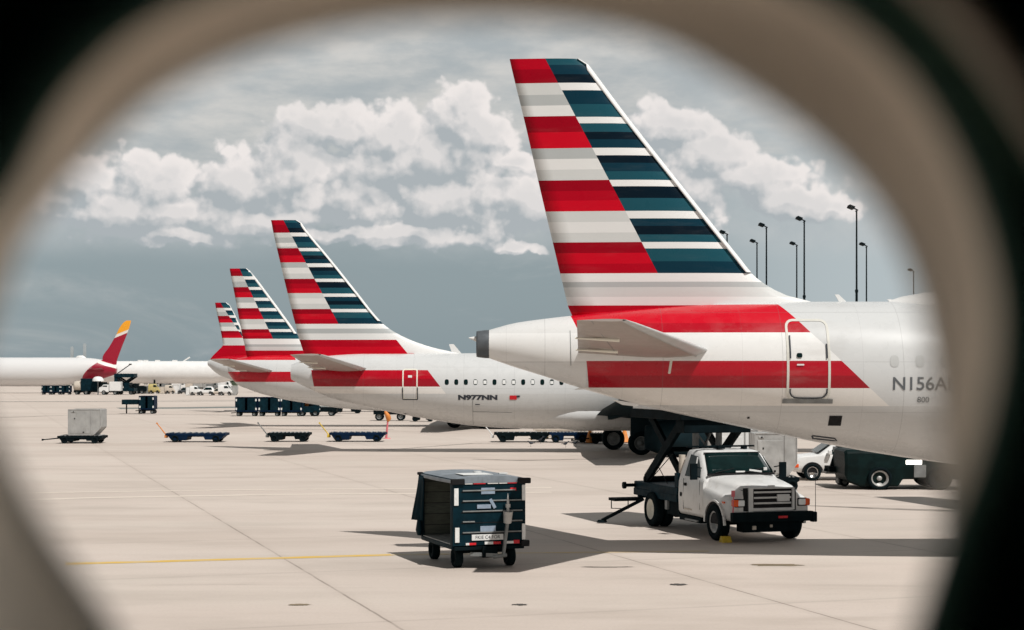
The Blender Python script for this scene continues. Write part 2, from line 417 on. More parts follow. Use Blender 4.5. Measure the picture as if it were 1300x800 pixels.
acc = q.m('ADD', acc, q.m('MULTIPLY', q.m('SUBTRACT', q.noise(vec, 150, 6, .6), .5), .16))
q.link(acc, go.inputs[0])
def cfield(v):
    g_ = t.n('ShaderNodeGroup'); g_.node_tree = grp; t.link(v, g_.inputs[0]); return g_.outputs[0]
def off(v, o):
    n = t.n('ShaderNodeVectorMath', operation='ADD'); t.link(v, n.inputs[0]); n.inputs[1].default_value = o; return n.outputs[0]
cv0 = cfield(cuv.outputs[0]); cv1 = cfield(off(cuv.outputs[0], (.008, .013, 0)))
mask = t.m('MULTIPLY', t.smooth(cv0, -.05, .22), t.smooth(t.noise(cuv.outputs[0], 9, 4, .5), .25, .5, .72, 1.0))
# light side of the billows: density falls towards the sun
fn = t.noise(cuv.outputs[0], 60, 7, .62)
cv2 = cfield(off(cuv.outputs[0], (.004, .005, 0)))
lit = t.m('ADD', t.smooth(t.m('SUBTRACT', cv0, cv1), -.50, .50, 0, .78), t.smooth(t.m('SUBTRACT', cv0, cv2), -.24, .24, -.14, .32))
lit = t.m('ADD', lit, t.smooth(fn, .3, .7, -.14, .14), clamp=True)
lit = t.m('MULTIPLY', lit, t.smooth(cv0, .25, .85, 1.0, .72))
K = 1 / STR
def c3(r_, g_, b_, k=1.0):   # sRGB to linear times K
    f = lambda x: ((x / 255 + .055) / 1.055) ** 2.4
    return (f(r_) * K * k, f(g_) * K * k, f(b_) * K * k)
ccol = t.mix(lit, c3(172, 179, 183), c3(238, 232, 229))
skyt = t.mix(1.0, sky.outputs[0], (.60, .58, .50), 'MULTIPLY')
hsv = t.n('ShaderNodeHueSaturation'); hsv.inputs['Saturation'].default_value = .35; hsv.inputs['Value'].default_value = 1.0; t.link(skyt, hsv.inputs['Color'])
base = t.mix(t.smooth(el, -.02, .5, .75, .35), hsv.outputs[0], c3(146, 163, 170))
base = t.mix(t.smooth(azn, .03, .22, 0, .62), base, c3(197, 206, 209))
# flat grey stratus sheets, stretched, heavier high up
sv = t.scalevec(cuv.outputs[0], 3.2, 13, 1)
s1 = t.noise(sv, 1.6, 8, .62, dist=.6)
veil = t.m('MULTIPLY', t.smooth(el, math.atan((CY - 345) / F), math.atan((CY - 290) / F)), t.smooth(t.noise(t.scalevec(cuv.outputs[0], 1, 1.8, 1), 11, 8, .6), .32, .62, .25, .9))
base = t.mix(t.m('MULTIPLY', veil, .85), base, t.mix(t.noise(cuv.outputs[0], 34, 7, .62), c3(160, 172, 178), c3(204, 205, 204)))
cover = t.m('ADD', s1, t.smooth(el, .05, .19, -.10, .26))
s2 = t.noise(t.scalevec(cuv.outputs[0], 9, 26, 1), 1.7, 7, .6)
scol = t.mix(t.smooth(s2, .3, .72), c3(172, 179, 182), c3(212, 210, 206))
base = t.mix(t.smooth(cover, .42, .74, 0, .92), base, scol)
# thin bright haze near the right cloud bank
final = t.mix(mask, base, ccol)
final = t.mix(1.0, final, t.n('ShaderNodeCombineColor').outputs[0], 'MULTIPLY') if False else final
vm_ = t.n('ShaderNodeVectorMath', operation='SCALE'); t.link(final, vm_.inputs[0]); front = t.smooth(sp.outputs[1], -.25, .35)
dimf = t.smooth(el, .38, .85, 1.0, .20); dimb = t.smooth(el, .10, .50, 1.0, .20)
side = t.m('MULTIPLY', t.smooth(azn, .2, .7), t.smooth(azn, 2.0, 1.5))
boost = t.m('ADD', 1.0, t.m('MULTIPLY', t.smooth(el, .24, .42, 0, 2.1), side))  # extra sky brightness out of view, added to light the window reveal
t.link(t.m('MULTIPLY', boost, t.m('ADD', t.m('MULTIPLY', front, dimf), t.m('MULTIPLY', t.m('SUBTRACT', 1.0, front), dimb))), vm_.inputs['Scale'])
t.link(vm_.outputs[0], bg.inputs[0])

sun = bpy.data.lights.new('sun', 'SUN'); sun.energy = 4.15; sun.angle = R(.53); sun.color = (1.0, .968, .925)
so = bpy.data.objects.new('sun', sun); col.objects.link(so); so.location = (20, -20, 60)
so.rotation_euler = (-SUNV).to_track_quat('-Z', 'Y').to_euler()

# ================================================================== AIRLINERS
def interp(tab, x, k=1):
    if x <= tab[0][0]: return tab[0][k]
    if x >= tab[-1][0]: return tab[-1][k]
    for i in range(len(tab) - 1):
        a, b = tab[i], tab[i + 1]
        if a[0] <= x <= b[0]:
            # monotone-ish cubic (Catmull-Rom with finite differences)
            h = b[0] - a[0]; u = (x - a[0]) / h; s = (b[k] - a[k]) / h
            p = tab[i - 1] if i > 0 else None; n = tab[i + 2] if i + 2 < len(tab) else None
            ma = s if p is None else ((a[k] - p[k]) / (a[0] - p[0]) + s) / 2
            mb = s if n is None else ((n[k] - b[k]) / (n[0] - b[0]) + s) / 2
            if p is not None and (a[k] - p[k]) * s <= 0: ma = 0
            if n is not None and (n[k] - b[k]) * s <= 0: mb = 0
            u2, u3 = u * u, u * u * u
            return (2 * u3 - 3 * u2 + 1) * a[k] + (u3 - 2 * u2 + u) * h * ma + (-2 * u3 + 3 * u2) * b[k] + (u3 - u2) * h * mb

WHITE = (.74, .74, .73); SILVER = (.56, .57, .57)
REDS = [(.41, .0015, .013), (.54, .003, .016), (.29, .001, .010)]
BLUES = [(.004, .030, .050), (.012, .070, .095), (.002, .009, .017)]
GREYS = [(.58, .59, .58), (.70, .70, .69), (.42, .44, .44)]

def livery_mat(name, bands, panel=1.0, rough=.28, base=SILVER):
    """bands: (z0, z1, (xl at z0, xl at z1), (xr at z0, xr at z1), colour) in the aircraft's own metres"""
    m, t, b = newmat(name)
    tc = t.n('ShaderNodeTexCoord').outputs['Object']
    sep = t.n('ShaderNodeSeparateXYZ'); t.link(tc, sep.inputs[0]); x, y, z = sep.outputs
    c = base
    for (z0, z1, xl, xr, colr) in bands:
        u = t.m('DIVIDE', t.m('SUBTRACT', z, z0), z1 - z0)
        mk = t.m('MULTIPLY', t.m('GREATER_THAN', z, z0), t.m('LESS_THAN', z, z1))
        if xl: mk = t.m('MULTIPLY', mk, t.m('GREATER_THAN', x, t.m('ADD', xl[0], t.m('MULTIPLY', u, xl[1] - xl[0]))))
        if xr: mk = t.m('MULTIPLY', mk, t.m('LESS_THAN', x, t.m('ADD', xr[0], t.m('MULTIPLY', u, xr[1] - xr[0]))))
        c = t.mix(mk, c, colr)
    # frames and stringer laps
    fx = t.m('FRACT', t.m('MULTIPLY', t.m('ADD', x, 50), 1 / 2.7)); fz = t.m('FRACT', t.m('MULTIPLY', z, 1 / 1.15))
    ln = t.m('MAXIMUM', t.m('LESS_THAN', fx, .0045), t.m('LESS_THAN', fz, .008))
    fz2 = t.m('FRACT', t.m('MULTIPLY', t.m('ADD', x, 50.9), 1 / 2.7))
    ln = t.m('MAXIMUM', ln, t.m('MULTIPLY', t.m('LESS_THAN', fz2, .003), .6))
    c = t.mix(t.m('MULTIPLY', ln, .34 * panel), c, (.12, .12, .12))
    gr_ = t.noise(t.scalevec(tc, .22, 1, 3.2), 2.2, 8, .7)
    c = t.mix(t.m('MULTIPLY', t.smooth(gr_, .54, .72, 0, .30), t.smooth(z, 3.9, 2.2)), c, (.22, .20, .17))
    n = t.noise(t.scalevec(tc, .35, 1, 1.6), 1.6, 7, .65)
    c = t.mix(t.smooth(n, .5, .8, 0, .22), c, (.33, .30, .27))
    t.link(c, b.inputs['Base Color'])
    t.link(t.smooth(t.noise(tc, 2.5, 4), .3, .7, rough - .06, rough + .1), b.inputs['Roughness'])
    b.inputs['Coat Weight'].default_value = .12; b.inputs['Coat Roughness'].default_value = .1; b.inputs['Specular IOR Level'].default_value = .3
    return m

def fin_mat(name, ztop, left, right, bl, le, rud=.35):
    """left / right: [(z_upper_edge, colour) ...] from the top down; bl: boundary line ((z,x),(z,x)); le: leading edge stripe inner line"""
    m, t, b = newmat(name)
    tc = t.n('ShaderNodeTexCoord').outputs['Object']
    sep = t.n('ShaderNodeSeparateXYZ'); t.link(tc, sep.inputs[0]); x, y, z = sep.outputs
    zb = min(left[-1][0], right[-1][0]) - .5
    fac = t.m('DIVIDE', t.m('SUBTRACT', ztop, z), ztop - zb)
    def ramp(rows):
        r = t.n('ShaderNodeValToRGB'); r.color_ramp.interpolation = 'CONSTANT'; e = r.color_ramp.elements
        rows = rows[:31]
        for i, (zz, cc) in enumerate(rows):
            p = max(0, min(1, (ztop - zz) / (ztop - zb)))
            if i == 0: e[0].position = 0; e[0].color = (*cc, 1)
            elif i == 1: e[1].position = p; e[1].color = (*cc, 1)
            else: k = e.new(p); k.color = (*cc, 1)
        t.link(fac, r.inputs[0]); return r.outputs[0]
    L_, R_ = ramp(left), ramp(right)
    (za, xa), (zc, xc) = bl
    bx = t.m('ADD', xa, t.m('MULTIPLY', t.m('SUBTRACT', z, za), (xc - xa) / (zc - za)))
    c = t.mix(t.m('GREATER_THAN', x, bx), L_, R_)
    n = t.noise(t.scalevec(tc, .5, 1, 3), 1.5, 6, .6)
    rx = t.m('SUBTRACT', bx, rud)
    c = t.mix(t.m('MULTIPLY', t.m('LESS_THAN', t.m('ABSOLUTE', rx), .014), .45), c, (.03, .03, .03))
    if le:
        (za, xa), (zc, xc) = le
        cx_ = t.m('ADD', xa, t.m('MULTIPLY', t.m('SUBTRACT', z, za), (xc - xa) / (zc - za)))
        c = t.mix(t.m('MULTIPLY', t.m('GREATER_THAN', x, cx_), t.m('LESS_THAN', z, za)), c, WHITE)
    c = t.mix(t.smooth(n, .5, .8, 0, .05), c, (.30, .29, .28))
    t.link(c, b.inputs['Base Color'])
    t.link(t.smooth(t.noise(tc, 2, 4), .3, .7, .24, .4), b.inputs['Roughness'])
    b.inputs['Specular IOR Level'].default_value = .08
    return m

NACA = [(0, 0), (.01, .10), (.03, .2), (.08, .33), (.18, .46), (.32, .5), (.5, .44), (.7, .27), (.88, .11), (1, .012)]
def airfoil(le, te, zc, th, vertical=False, yc=0):
    """ring of points for a section with x from le (front) to te (rear)"""
    up = [(le + (te - le) * a, b * th) for a, b in NACA]; lo = [(p, -q_) for p, q_ in up[::-1][:-1]]
    pts = up + lo
    return [Vector((p, yc + q_, zc)) if vertical else Vector((p, yc, zc + q_)) for p, q_ in pts]

def airliner(cfg):
    d = cfg['d']; X0 = X(cfg['x0'], d); px = lambda p: X(p, d) - X0; pz = lambda p: Z(p, d)
    root = thing('airliner', cfg['label'], 'airplane', (X0, d, 0), 0, cfg.get('group'))
    ax = cfg.get('ax', 0)
    prof = [(px(a), pz(b), pz(c)) for a, b, c in cfg['prof']]
    xe = prof[-1][0]; zt, zb_ = prof[-1][1], prof[-1][2]
    Ltot = cfg.get('length', 42)
    full = prof + [(Ltot - 6, zt, zb_), (Ltot - 4, zt - .12, zb_ + .03), (Ltot - 2, zt - 1.0, zb_ + .2), (Ltot - .7, zt - 1.75, zb_ + .65), (Ltot, zt - 2.3, zb_ + 1.35)]
    hw0 = cfg.get('wfac', .475)
    def sect(x):
        top, bot = interp(full, x, 1), interp(full, x, 2); return top, bot, max(.04, (top - bot) * hw0)
    def side_y(x, z):
        top, bot, hw = sect(x); c = (top + bot) / 2; hh = (top - bot) / 2
        u = max(-1, min(1, (z - c) / hh)); return -hw * math.sqrt(max(0, 1 - u * u))
    xs = []; x = full[0][0]
    while x < Ltot - .05: xs.append(x); x += .22 if x < 16 else .9 if x < Ltot - 6 else .3
    xs.append(Ltot - .02)
    NR = 64; rings = []
    for x in xs:
        top, bot, hw = sect(x); c = (top + bot) / 2; hh = (top - bot) / 2
        rings.append([Vector((x, hw * math.sin(2 * math.pi * i / NR), c + hh * math.cos(2 * math.pi * i / NR))) for i in range(NR)])
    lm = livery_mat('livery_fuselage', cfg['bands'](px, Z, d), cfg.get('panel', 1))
    b = MB(); b.loft(rings); b.build('fuselage', lm, root)
    # tail cone exhaust
    if 'apu' in cfg:
        b = MB(); x1 = px(cfg['apu']); top, bot, hw = sect(0); n = 28; rr = []
        for (xx, k, dz) in ((.01, 1.004, 0), (-(.0) - .12, .985, 0), (-.26, .93, 0), (-.30, .90, 0), (-.29, .80, 0), (.05, .72, 0)):
            c = (top + bot) / 2; hh = (top - bot) / 2
            rr.append([Vector((xx, hw * k * math.sin(2 * math.pi * i / n), c + dz + hh * k * math.cos(2 * math.pi * i / n))) for i in range(n)])
        b.loft(rr, caps=False); b.add(rr[-1], [tuple(range(n))], 1)
        b.build('tail_exhaust', [M['exhaust'], M['hole']], root)
    # fin
    ft = [(pz(a), px(te), px(le)) for a, te, le in cfg['fin']]
    ft.sort()
    z0, z1 = ft[0][0], ft[-1][0]
    fine = []; n = 46
    for i in range(n + 1):
        zz = z0 + (z1 - z0) * i / n
        te, le = interp(ft, zz, 1), interp(ft, zz, 2); ch = le - te
        th = min(.42, .12 * min(ch, 4.2)) * (1 if i < n - 1 else .75)
        fine.append(airfoil(le, te, zz, th, True))
    lf, rt, blp, = cfg['finbands'](px, pz)
    fm = fin_mat('livery_fin', z1, lf, rt, blp, cfg['cut'](px, pz) if 'cut' in cfg else None)
    b = MB(); b.loft(fine); fin = b.build('tail_fin', fm, root)
    # polished leading edge, a thin shell just ahead of the painted box
    b = MB(); rr = []
    for i in range(n + 1):
        zz = z0 + (z1 - z0) * i / n
        if zz < pz(cfg['le_y0']): continue
        te, le = interp(ft, zz, 1), interp(ft, zz, 2); th = min(.42, .12 * min(le - te, 4.2))
        wv = cfg['le_w'] * (1.25 if zz < z1 - .2 else .4)
        k = [(0, .012), (.35, .14), (1, .24)]
        rr.append([Vector((le - wv, -th * .36, zz)), Vector((le - wv * .5, -th * .27, zz)), Vector((le - wv * .1, -th * .14, zz)), Vector((le + .02, 0, zz)), Vector((le - wv * .1, th * .14, zz)), Vector((le - wv * .5, th * .27, zz)), Vector((le - wv, th * .36, zz))])
    b.loft(rr); b.build('leading_edge', M['white'], fin)
    # stabilisers
    for s in (-1, 1):
        st = cfg['stab']; rr = []
        for u in [i / 10 for i in range(11)]:
            yc = s * (st['y0'] + (st['y1'] - st['y0']) * u)
            le = st['le0'] + (st['le1'] - st['le0']) * u; te = st['te0'] + (st['te1'] - st['te0']) * u
            zz = st['z0'] + (st['z1'] - st['z0']) * u; th = .11 * (le - te)
            if u == 1: th *= .5
            rr.append(airfoil(le - X0, te - X0, zz, th, False, yc))
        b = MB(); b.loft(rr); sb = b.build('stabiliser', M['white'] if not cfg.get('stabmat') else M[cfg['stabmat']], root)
        b = MB(); r2_ = []
        for r0_ in rr:
            le_ = r0_[0].x; ch = le_ - r0_[9].x; k0 = r0_[0]
            r2_.append([Vector((p.x + .012 if p.x > le_ - .085 * ch else le_ - .085 * ch, p.y, (p.z - k0.z) * 1.02 + k0.z + (.003 if p.z > k0.z else -.003))) for p in (r0_[0], r0_[1], r0_[2], r0_[3], r0_[15], r0_[16], r0_[17])])
        b.loft(r2_); b.build('leading_edge', M['shade'], sb)
        b = MB()
        st_ = st; a0, a1 = (rr[0][6] + rr[0][12]) / 2, (rr[-1][6] + rr[-1][12]) / 2
        lo0, lo1 = rr[0][12], rr[-1][12]
        b.bar(lo0.lerp(lo1, .12) + Vector((0, 0, -.008)), lo1 + Vector((0, 0, -.004)), .014, .01); b.build('elevator_seam', M['steel'], sb)
        b = MB()
        u = .33
        for u, l in ((.25, .3), (.6, .25)):
            yc = s * (st['y0'] + (st['y1'] - st['y0']) * u); te = st['te0'] + (st['te1'] - st['te0']) * u - X0; zz = st['z0'] + (st['z1'] - st['z0']) * u
            b.tube((te + .9, yc, zz - .1), (te - .05, yc, zz - .06), .05, .02, 8)
        b.build_split('hinge_fairing', M['cream'], sb)
    # wings, engines, gear
    wg = cfg.get('wing')
    if wg:
        for s in (-1, 1):
            rr = []
            for u in [i / 12 for i in range(13)]:
                yc = s * (1.2 + (wg['span'] - 1.2) * u)
                le = wg['le'] + (wg['lt'] - wg['le']) * u; te = wg['te'] + (wg['tt'] - wg['te']) * u
                if u < .35: te = wg['te'] + (wg['tt'] - wg['te']) * .35 * 0 + (wg['tt'] - wg['te']) * u * .3
                else: te = wg['te'] + (wg['tt'] - wg['te']) * (.105 + (u - .35) / .65 * .895)
                rr.append(airfoil(le, te, wg['z'] + (yc * s - 1.2) * .095, .11 * (le - te) * (1 - .3 * u), False, yc))
            b = MB(); b.loft(rr); b.build('wing', M['wing_shade'], root)
            b = MB(); ye = s * 5.3; xe_ = wg['le'] - .6; ze = wg['z'] - 1.0
            b.lathe([(.82, 1.6), (.9, 1.75), (1.0, 1.6), (1.08, .8), (1.05, -.6), (.85, -1.9), (.6, -2.6), (.55, -2.5), (.6, -1.5), (.001, -1.5)], (xe_, ye, ze), 'x', 30)
            b.lathe([(.001, 1.0), (.8, 1.0)], (xe_, ye, ze), 'x', 30, 1)
            b.box((xe_ - 2.4, ye - .15, ze + .8), (xe_ + .9, ye + .15, ze + 1.35))
            b.build('engine', [M['wing_shade'], M['hole']], root)
        for s in (-1, 1):
            g_ = part_mesh('landing_gear', M['black'], root, lambda b: (b.tube((wg['gear'] + wg['gsk'] * s, s * 2.9, .5), (wg['gear'] + wg['gsk'] * s, s * 2.6, 2.6), .14, .2), b.box((wg['gear'] - .35 + wg['gsk'] * s, s * 2.7 - .1, 1.1), (wg['gear'] + .45 + wg['gsk'] * s, s * 2.7 + .1, 2.5)), b.tube((wg['gear'] + wg['gsk'] * s, s * 2.9 - .5, .6), (wg['gear'] + wg['gsk'] * s, s * 2.9 + .5, .6), .09)))
            for k in (-.45, .45):
                wheel(g_, (wg['gear'] + wg['gsk'] * s, s * 2.9 + k, .62), .62, .42, 1 if k > 0 else -1)
        part_mesh('belly_fairing', M['nacelle'] if cfg.get('dark_fairing') else lm, root, lambda b: b.loft([[Vector((x, .85 * k * 2.0 * math.sin(2 * math.pi * i / 32), zb_ + .75 + .85 * k * math.cos(2 * math.pi * i / 32))) for i in range(32)] for x, k in ((wg['te'] - 4.5, .1), (wg['te'] - 3, .75), (wg['te'] - 1, 1.0), (wg['le'] + 1, 1.02), (wg['le'] + 3, .7), (wg['le'] + 4, .1))]))
        part_mesh('nose_gear', M['black'], root, lambda b: (b.tube((Ltot - 5, 0, .4), (Ltot - 5, 0, zb_ + .5), .1), b.lathe([(.001, -.3), (.38, -.3), (.38, -.12), (.001, -.12)], (Ltot - 5, 0, .38)), b.lathe([(.001, .12), (.38, .12), (.38, .3), (.001, .3)], (Ltot - 5, 0, .38))))
    # ---- helpers for marks lying on the near side of the hull
    ds = cfg['ds']; sx = lambda p: X(p, ds) - X0; sz = lambda p: Z(p, ds)
    def patch(name, pxs, pys, mat, off=.008, parent=root, n=6, rnd=0):
        x0, x1 = sx(pxs[0]), sx(pxs[1]); za, zc = sz(pys[1]), sz(pys[0]); b = MB(); g2 = []
        for j in range(n + 1):
            row = []
            for i in range(n + 1):
                u, v = i / n * 2 - 1, j / n * 2 - 1
                if rnd:   # squircle
                    k = max(abs(u), abs(v)); l = (abs(u) ** rnd + abs(v) ** rnd) ** (1 / rnd) if k else 1
                    if k: u, v = u * k / l, v * k / l
                xx = (x0 + x1) / 2 + u * (x1 - x0) / 2; zz = (za + zc) / 2 + v * (zc - za) / 2
                row.append(Vector((xx, side_y(xx, zz) - off, zz)))
            g2.append(row)
        for j in range(n):
            for i in range(n): b.add([g2[j][i], g2[j][i + 1], g2[j + 1][i + 1], g2[j + 1][i]], [(0, 1, 2, 3)], 0, False)
        return b.build(name, M[mat], parent)
    def ribbon(b, pts, wd, off=.012, mi=0, depth=.012):
        P = [Vector((sx(p), 0, sz(q_))) for p, q_ in pts]
        Q = []
        for i in range(len(P) - 1):
            k = max(1, int((P[i + 1] - P[i]).length / .08))
            Q += [P[i].lerp(P[i + 1], j / k) for j in range(k)]
        Q.append(P[-1]); A = []; B_ = []
        for i, p in enumerate(Q):
            dd = (Q[min(i + 1, len(Q) - 1)] - Q[max(i - 1, 0)]).normalized(); nn = Vector((-dd.z, 0, dd.x))
            for s, L_ in ((1, A), (-1, B_)):
                v = p + nn * wd / 2 * s; L_.append(Vector((v.x, side_y(v.x, v.z) - off, v.z)))
        b.k += 1; n = len(Q); In = [Vector((v.x, v.y + depth, v.z)) for v in A]; In2 = [Vector((v.x, v.y + depth, v.z)) for v in B_]
        b.add(A + B_ + In + In2, [(i, i + 1, n + i + 1, n + i) for i in range(n - 1)] + [(i, i + 1, 2 * n + i + 1, 2 * n + i) for i in range(n - 1)] + [(n + i, n + i + 1, 3 * n + i + 1, 3 * n + i) for i in range(n - 1)], mi)
    def rrect(x0, y0, x1, y1, r, close=True):
        pts = []
        for cx_, cy_, a0 in ((x1 - r, y0 + r, -90), (x1 - r, y1 - r, 0), (x0 + r, y1 - r, 90), (x0 + r, y0 + r, 180)):
            for k in range(5):
                a = R(a0 + 90 * k / 4); pts.append((cx_ + r * math.cos(a), cy_ + r * math.sin(a)))
        return pts + [pts[0]]
    def lettering(name, body, cxp, cyp, hgt, mat='ink', bold=.0, off=.03, stretch=1.0):
        xx, zz = sx(cxp), sz(cyp)
        mw = Matrix.Translation((xx, side_y(xx, zz) - off, zz)) @ Matrix.Rotation(R(90), 4, 'X') @ Matrix.Diagonal((stretch, 1, 1, 1))
        o_ = text_mesh(name, body, hgt / .72, M[mat], root, mw, 0, bold)
        bm = bmesh.new(); bm.from_mesh(o_.data); bmesh.ops.subdivide_edges(bm, edges=[e for e in bm.edges if e.calc_length() > .05], cuts=2)
        for v in bm.verts: v.co.y = side_y(v.co.x, v.co.z) - .008
        bm.to_mesh(o_.data); bm.free(); return o_
    return dict(root=root, patch=patch, ribbon=ribbon, rrect=rrect, lettering=lettering, sx=sx, sz=sz, px=px, pz=pz, side_y=side_y, sect=sect, X0=X0, d=d, fm=fm, lm=lm)

def stripes(zs_left, zs_right, pz, white_rows, red=REDS, blue=BLUES, grey=GREYS, k3=True):
    """zs_left: [(y0,y1) of red rows], zs_right: [(y0,y1) of blue rows]; white between; shaded sub-bands as painted"""
    L_ = []; last = None
    order = [(0, 2), (2, 1), (2, 0, 1), (2, 1, 0), (1, 2)]
    ys = zs_left
    for i, (a, b) in enumerate(ys):
        if i: 
            p = ys[i - 1][1]; g0 = [(0, 1, 2), (0, 2, 1), (2, 1, 0), (0, 1, 0), (1, 2, 0)][i % 5]
            cnt = 3 if k3 else 2
            for j in range(cnt): L_.append((pz(p + (a - p) * j / cnt), grey[g0[j]]))
        o = order[i % 5]
        for j, c in enumerate(o): L_.append((pz(a + (b - a) * j / len(o)), red[c]))
    for y, c in white_rows: L_.append((pz(y), c))
    R_ = []
    ob = [(1, 0, 2), (0, 1), (1, 2, 0), (2, 0, 1), (2, 1), (0, 2, 1), (1, 0)]
    for i, (a, b) in enumerate(zs_right):
        if i: R_.append((pz(zs_right[i - 1][1]), WHITE))
        o = ob[i % 7] if k3 else ob[1]
        for j, c in enumerate(o): R_.append((pz(a + (b - a) * j / len(o)), blue[c]))
    for y, c in white_rows: R_.append((pz(y), c))
    return L_[:31], R_[:31]

# ---------------- plane 1: the near one
d1 = 40.0
def bands1(px, Z_, d):
    e = 38.15; X0 = X(621, d); sx = lambda p: X(p, e) - X0
    z = lambda y: Z(y, e)
    zt = Z(388, 40); zu = Z(422, 38.7)
    ln = lambda y: sx(1000 + (y - 388) * 1.02)
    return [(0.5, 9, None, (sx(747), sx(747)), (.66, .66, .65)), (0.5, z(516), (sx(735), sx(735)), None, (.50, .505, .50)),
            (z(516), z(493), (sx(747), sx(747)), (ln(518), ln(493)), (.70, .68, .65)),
            (z(458), zu, None, (ln(458), ln(422)), WHITE),
            (z(493), z(458), (sx(751), sx(747)), (ln(493), ln(458)), REDS[0]),
            (z(493), z(477), (sx(751), sx(749)), (ln(493), ln(477)), REDS[2]),
            (zu, zt + .012, (sx(738), sx(721)), (ln(422), ln(388)), REDS[1]),
            (zu, Z(410, 38.9), (sx(738), sx(733)), (ln(422), ln(410)), REDS[0])]
def finb1(px, pz):
    wr = [(347, WHITE), (357, GREYS[2]), (364, GREYS[0]), (377, GREYS[1]), (388, REDS[0]), (395, REDS[1])]
    L_, R_ = stripes([(70, 106), (148, 188), (229, 268), (308, 347)], [(70, 106), (115, 149), (157, 188), (197, 229), (237, 268), (277, 308), (316, 347)], pz, wr)
    R_ = R_[:31 - 0]
    return L_, R_, ((pz(75), px(692)), (pz(347), px(834)))
P1 = dict(cut=lambda px, pz: ((pz(388), px(1000)), (pz(422), px(1037))), d=d1, x0=621, ds=38.15, length=44, label='nearest white airliner with big red, white and blue striped tail above the service truck', group=None,
    prof=[(621, 419, 455), (650, 411, 465), (690, 405, 477.5), (725, 401, 489), (760, 397.5, 499.5), (800, 393.5, 511), (850, 389.5, 523), (900, 386.5, 533.5), (950, 384.5, 544), (1000, 383.5, 554), (1050, 383, 564), (1100, 383, 573), (1150, 383, 581), (1200, 383, 588), (1260, 383, 594), (1340, 383, 599), (1420, 383, 601), (1500, 383, 602)],
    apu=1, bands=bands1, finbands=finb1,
    fin=[(75.0, 647, 735), (77, 647.4, 741), (82, 648.5, 746), (90, 650.3, 752), (150, 665, 797), (250, 688, 876), (330, 707, 940), (345, 710.5, 952), (355, 713, 963), (365, 715.5, 978), (374, 717.5, 996), (380, 719, 1015), (384, 720, 1034), (390, 721.5, 1040), (398, 725, 1040), (412, 731, 1040)],
    le_y0=350, le_w=.10,
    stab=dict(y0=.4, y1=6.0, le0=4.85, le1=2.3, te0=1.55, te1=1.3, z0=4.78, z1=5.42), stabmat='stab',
    wing=dict(le=25, lt=16.5, te=17.5, tt=14.8, span=17, z=2.6, gear=20, gsk=0))
A1 = airliner(P1); r1 = A1['root']
# aft door: frame ribbon, window, handle, sill
dr = A1['patch']('door', (1008, 1052), (440, 503), 'white', .006); bpy.data.objects.remove(dr, do_unlink=True)
b = MB(); A1['ribbon'](b, A1['rrect'](1004, 405, 1056, 508, 9), .055, .012); 
door = b.build('door', M['doortrim'], r1)
b = MB(); A1['ribbon'](b, [(1007, 425), (1007, 455)], .03, .026); A1['ribbon'](b, [(1053, 436), (1053, 455)], .03, .026)
A1['ribbon'](b, [(1007, 494), (1007, 499), (1009, 503), (1013, 505.5), (1020, 506), (1040, 506), (1047, 505.5), (1051, 503), (1053, 499), (1053, 494)], .03, .026)
b.build_split('door_seal', M['ink'], door)
A1['patch']('door_window', (1015, 1022), (448, 454), 'glass', .02, door, rnd=4)
A1['patch']('door_handle', (1015, 1024), (462, 464), 'plate', .022, door)
A1['patch']('door_sill', (998, 1061), (507.5, 513), 'steel', .03)
# fuselage windows near the right edge, reg letters, panels
for p in (1138, 1170, 1202, 1234, 1266, 1298, 1330):
    A1['patch']('window', (p - 5.5, p + 5.5), (451, 466), 'shade', .006, rnd=3)
A1['lettering']('registration', 'N156AN', 1166 + 12, 488, .30, 'inkgrey', bold=.004)
A1['lettering']('fleet_number', '800', 1174, 508, .13, 'inkgrey')
A1['patch']('outflow_vent', (1059, 1075), (529, 542), 'hole', .012)
b = MB(); A1['ribbon'](b, [(1043, 556), (1072, 559.5), (1076, 563), (1046, 560), (1043, 556)], .03, .014); b.build('access_hatch', M['ink'], r1)
A1['patch']('drain_port', (957, 960), (531, 533.5), 'hole', .012)
b = MB()
for p, q_ in ((1062, 374), (1128, 380)):
    x_, z_ = A1['px'](p), A1['pz'](q_); zb2 = A1['sect'](x_)[0] - .05
    b.prism([(x_ - .04, z_), (x_ + .05, z_), (x_ + .28, zb2), (x_ + .08, zb2)], -.02, .02)
b.build_split('blade_antenna', M['white'], r1)
part_mesh('radome_hump', M['white'], r1, lambda b: b.loft([[Vector((A1['px'](p), .55 * k * math.sin(2 * math.pi * i / 20), A1['sect'](10)[0] - .25 + (.25 + hgt) * math.cos(2 * math.pi * i / 20))) for i in range(20)] for p, k, hgt in ((1128, .3, .02), (1145, .8, .12), (1172, 1, .21), (1230, 1, .25), (1290, .6, .1), (1310, .2, .0))]))
part_mesh('static_mast', M['cream'], r1, lambda b: b.bar((A1['sx'](853), -1.72, A1['sz'](457)), (A1['sx'](850), -1.78, A1['sz'](474)), .05, .1))
part_mesh('tail_skid', M['white'], r1, lambda b: (b.prism([(A1['px'](728), A1['pz'](495)), (A1['px'](752), A1['pz'](494)), (A1['px'](748), A1['pz'](488))], -.08, .08), b.prism([(A1['px'](776), A1['pz'](507)), (A1['px'](812), A1['pz'](513)), (A1['px'](808), A1['pz'](516)), (A1['px'](790), A1['pz'](514))], -.1, .1)))
# trim cut-out panel under the stabiliser, seen as a paler shield with a crisp edge
b = MB(); A1['ribbon'](b, [(726, 418), (726.5, 440), (727, 464)], .014, .008); b.build('stabiliser_seal', M['steel'], r1)

part_mesh('tail_light', M['white'], r1, lambda b: b.tube((-.20, 0, A1['pz'](431)), (-.48, 0, A1['pz'](429)), .10, .01))
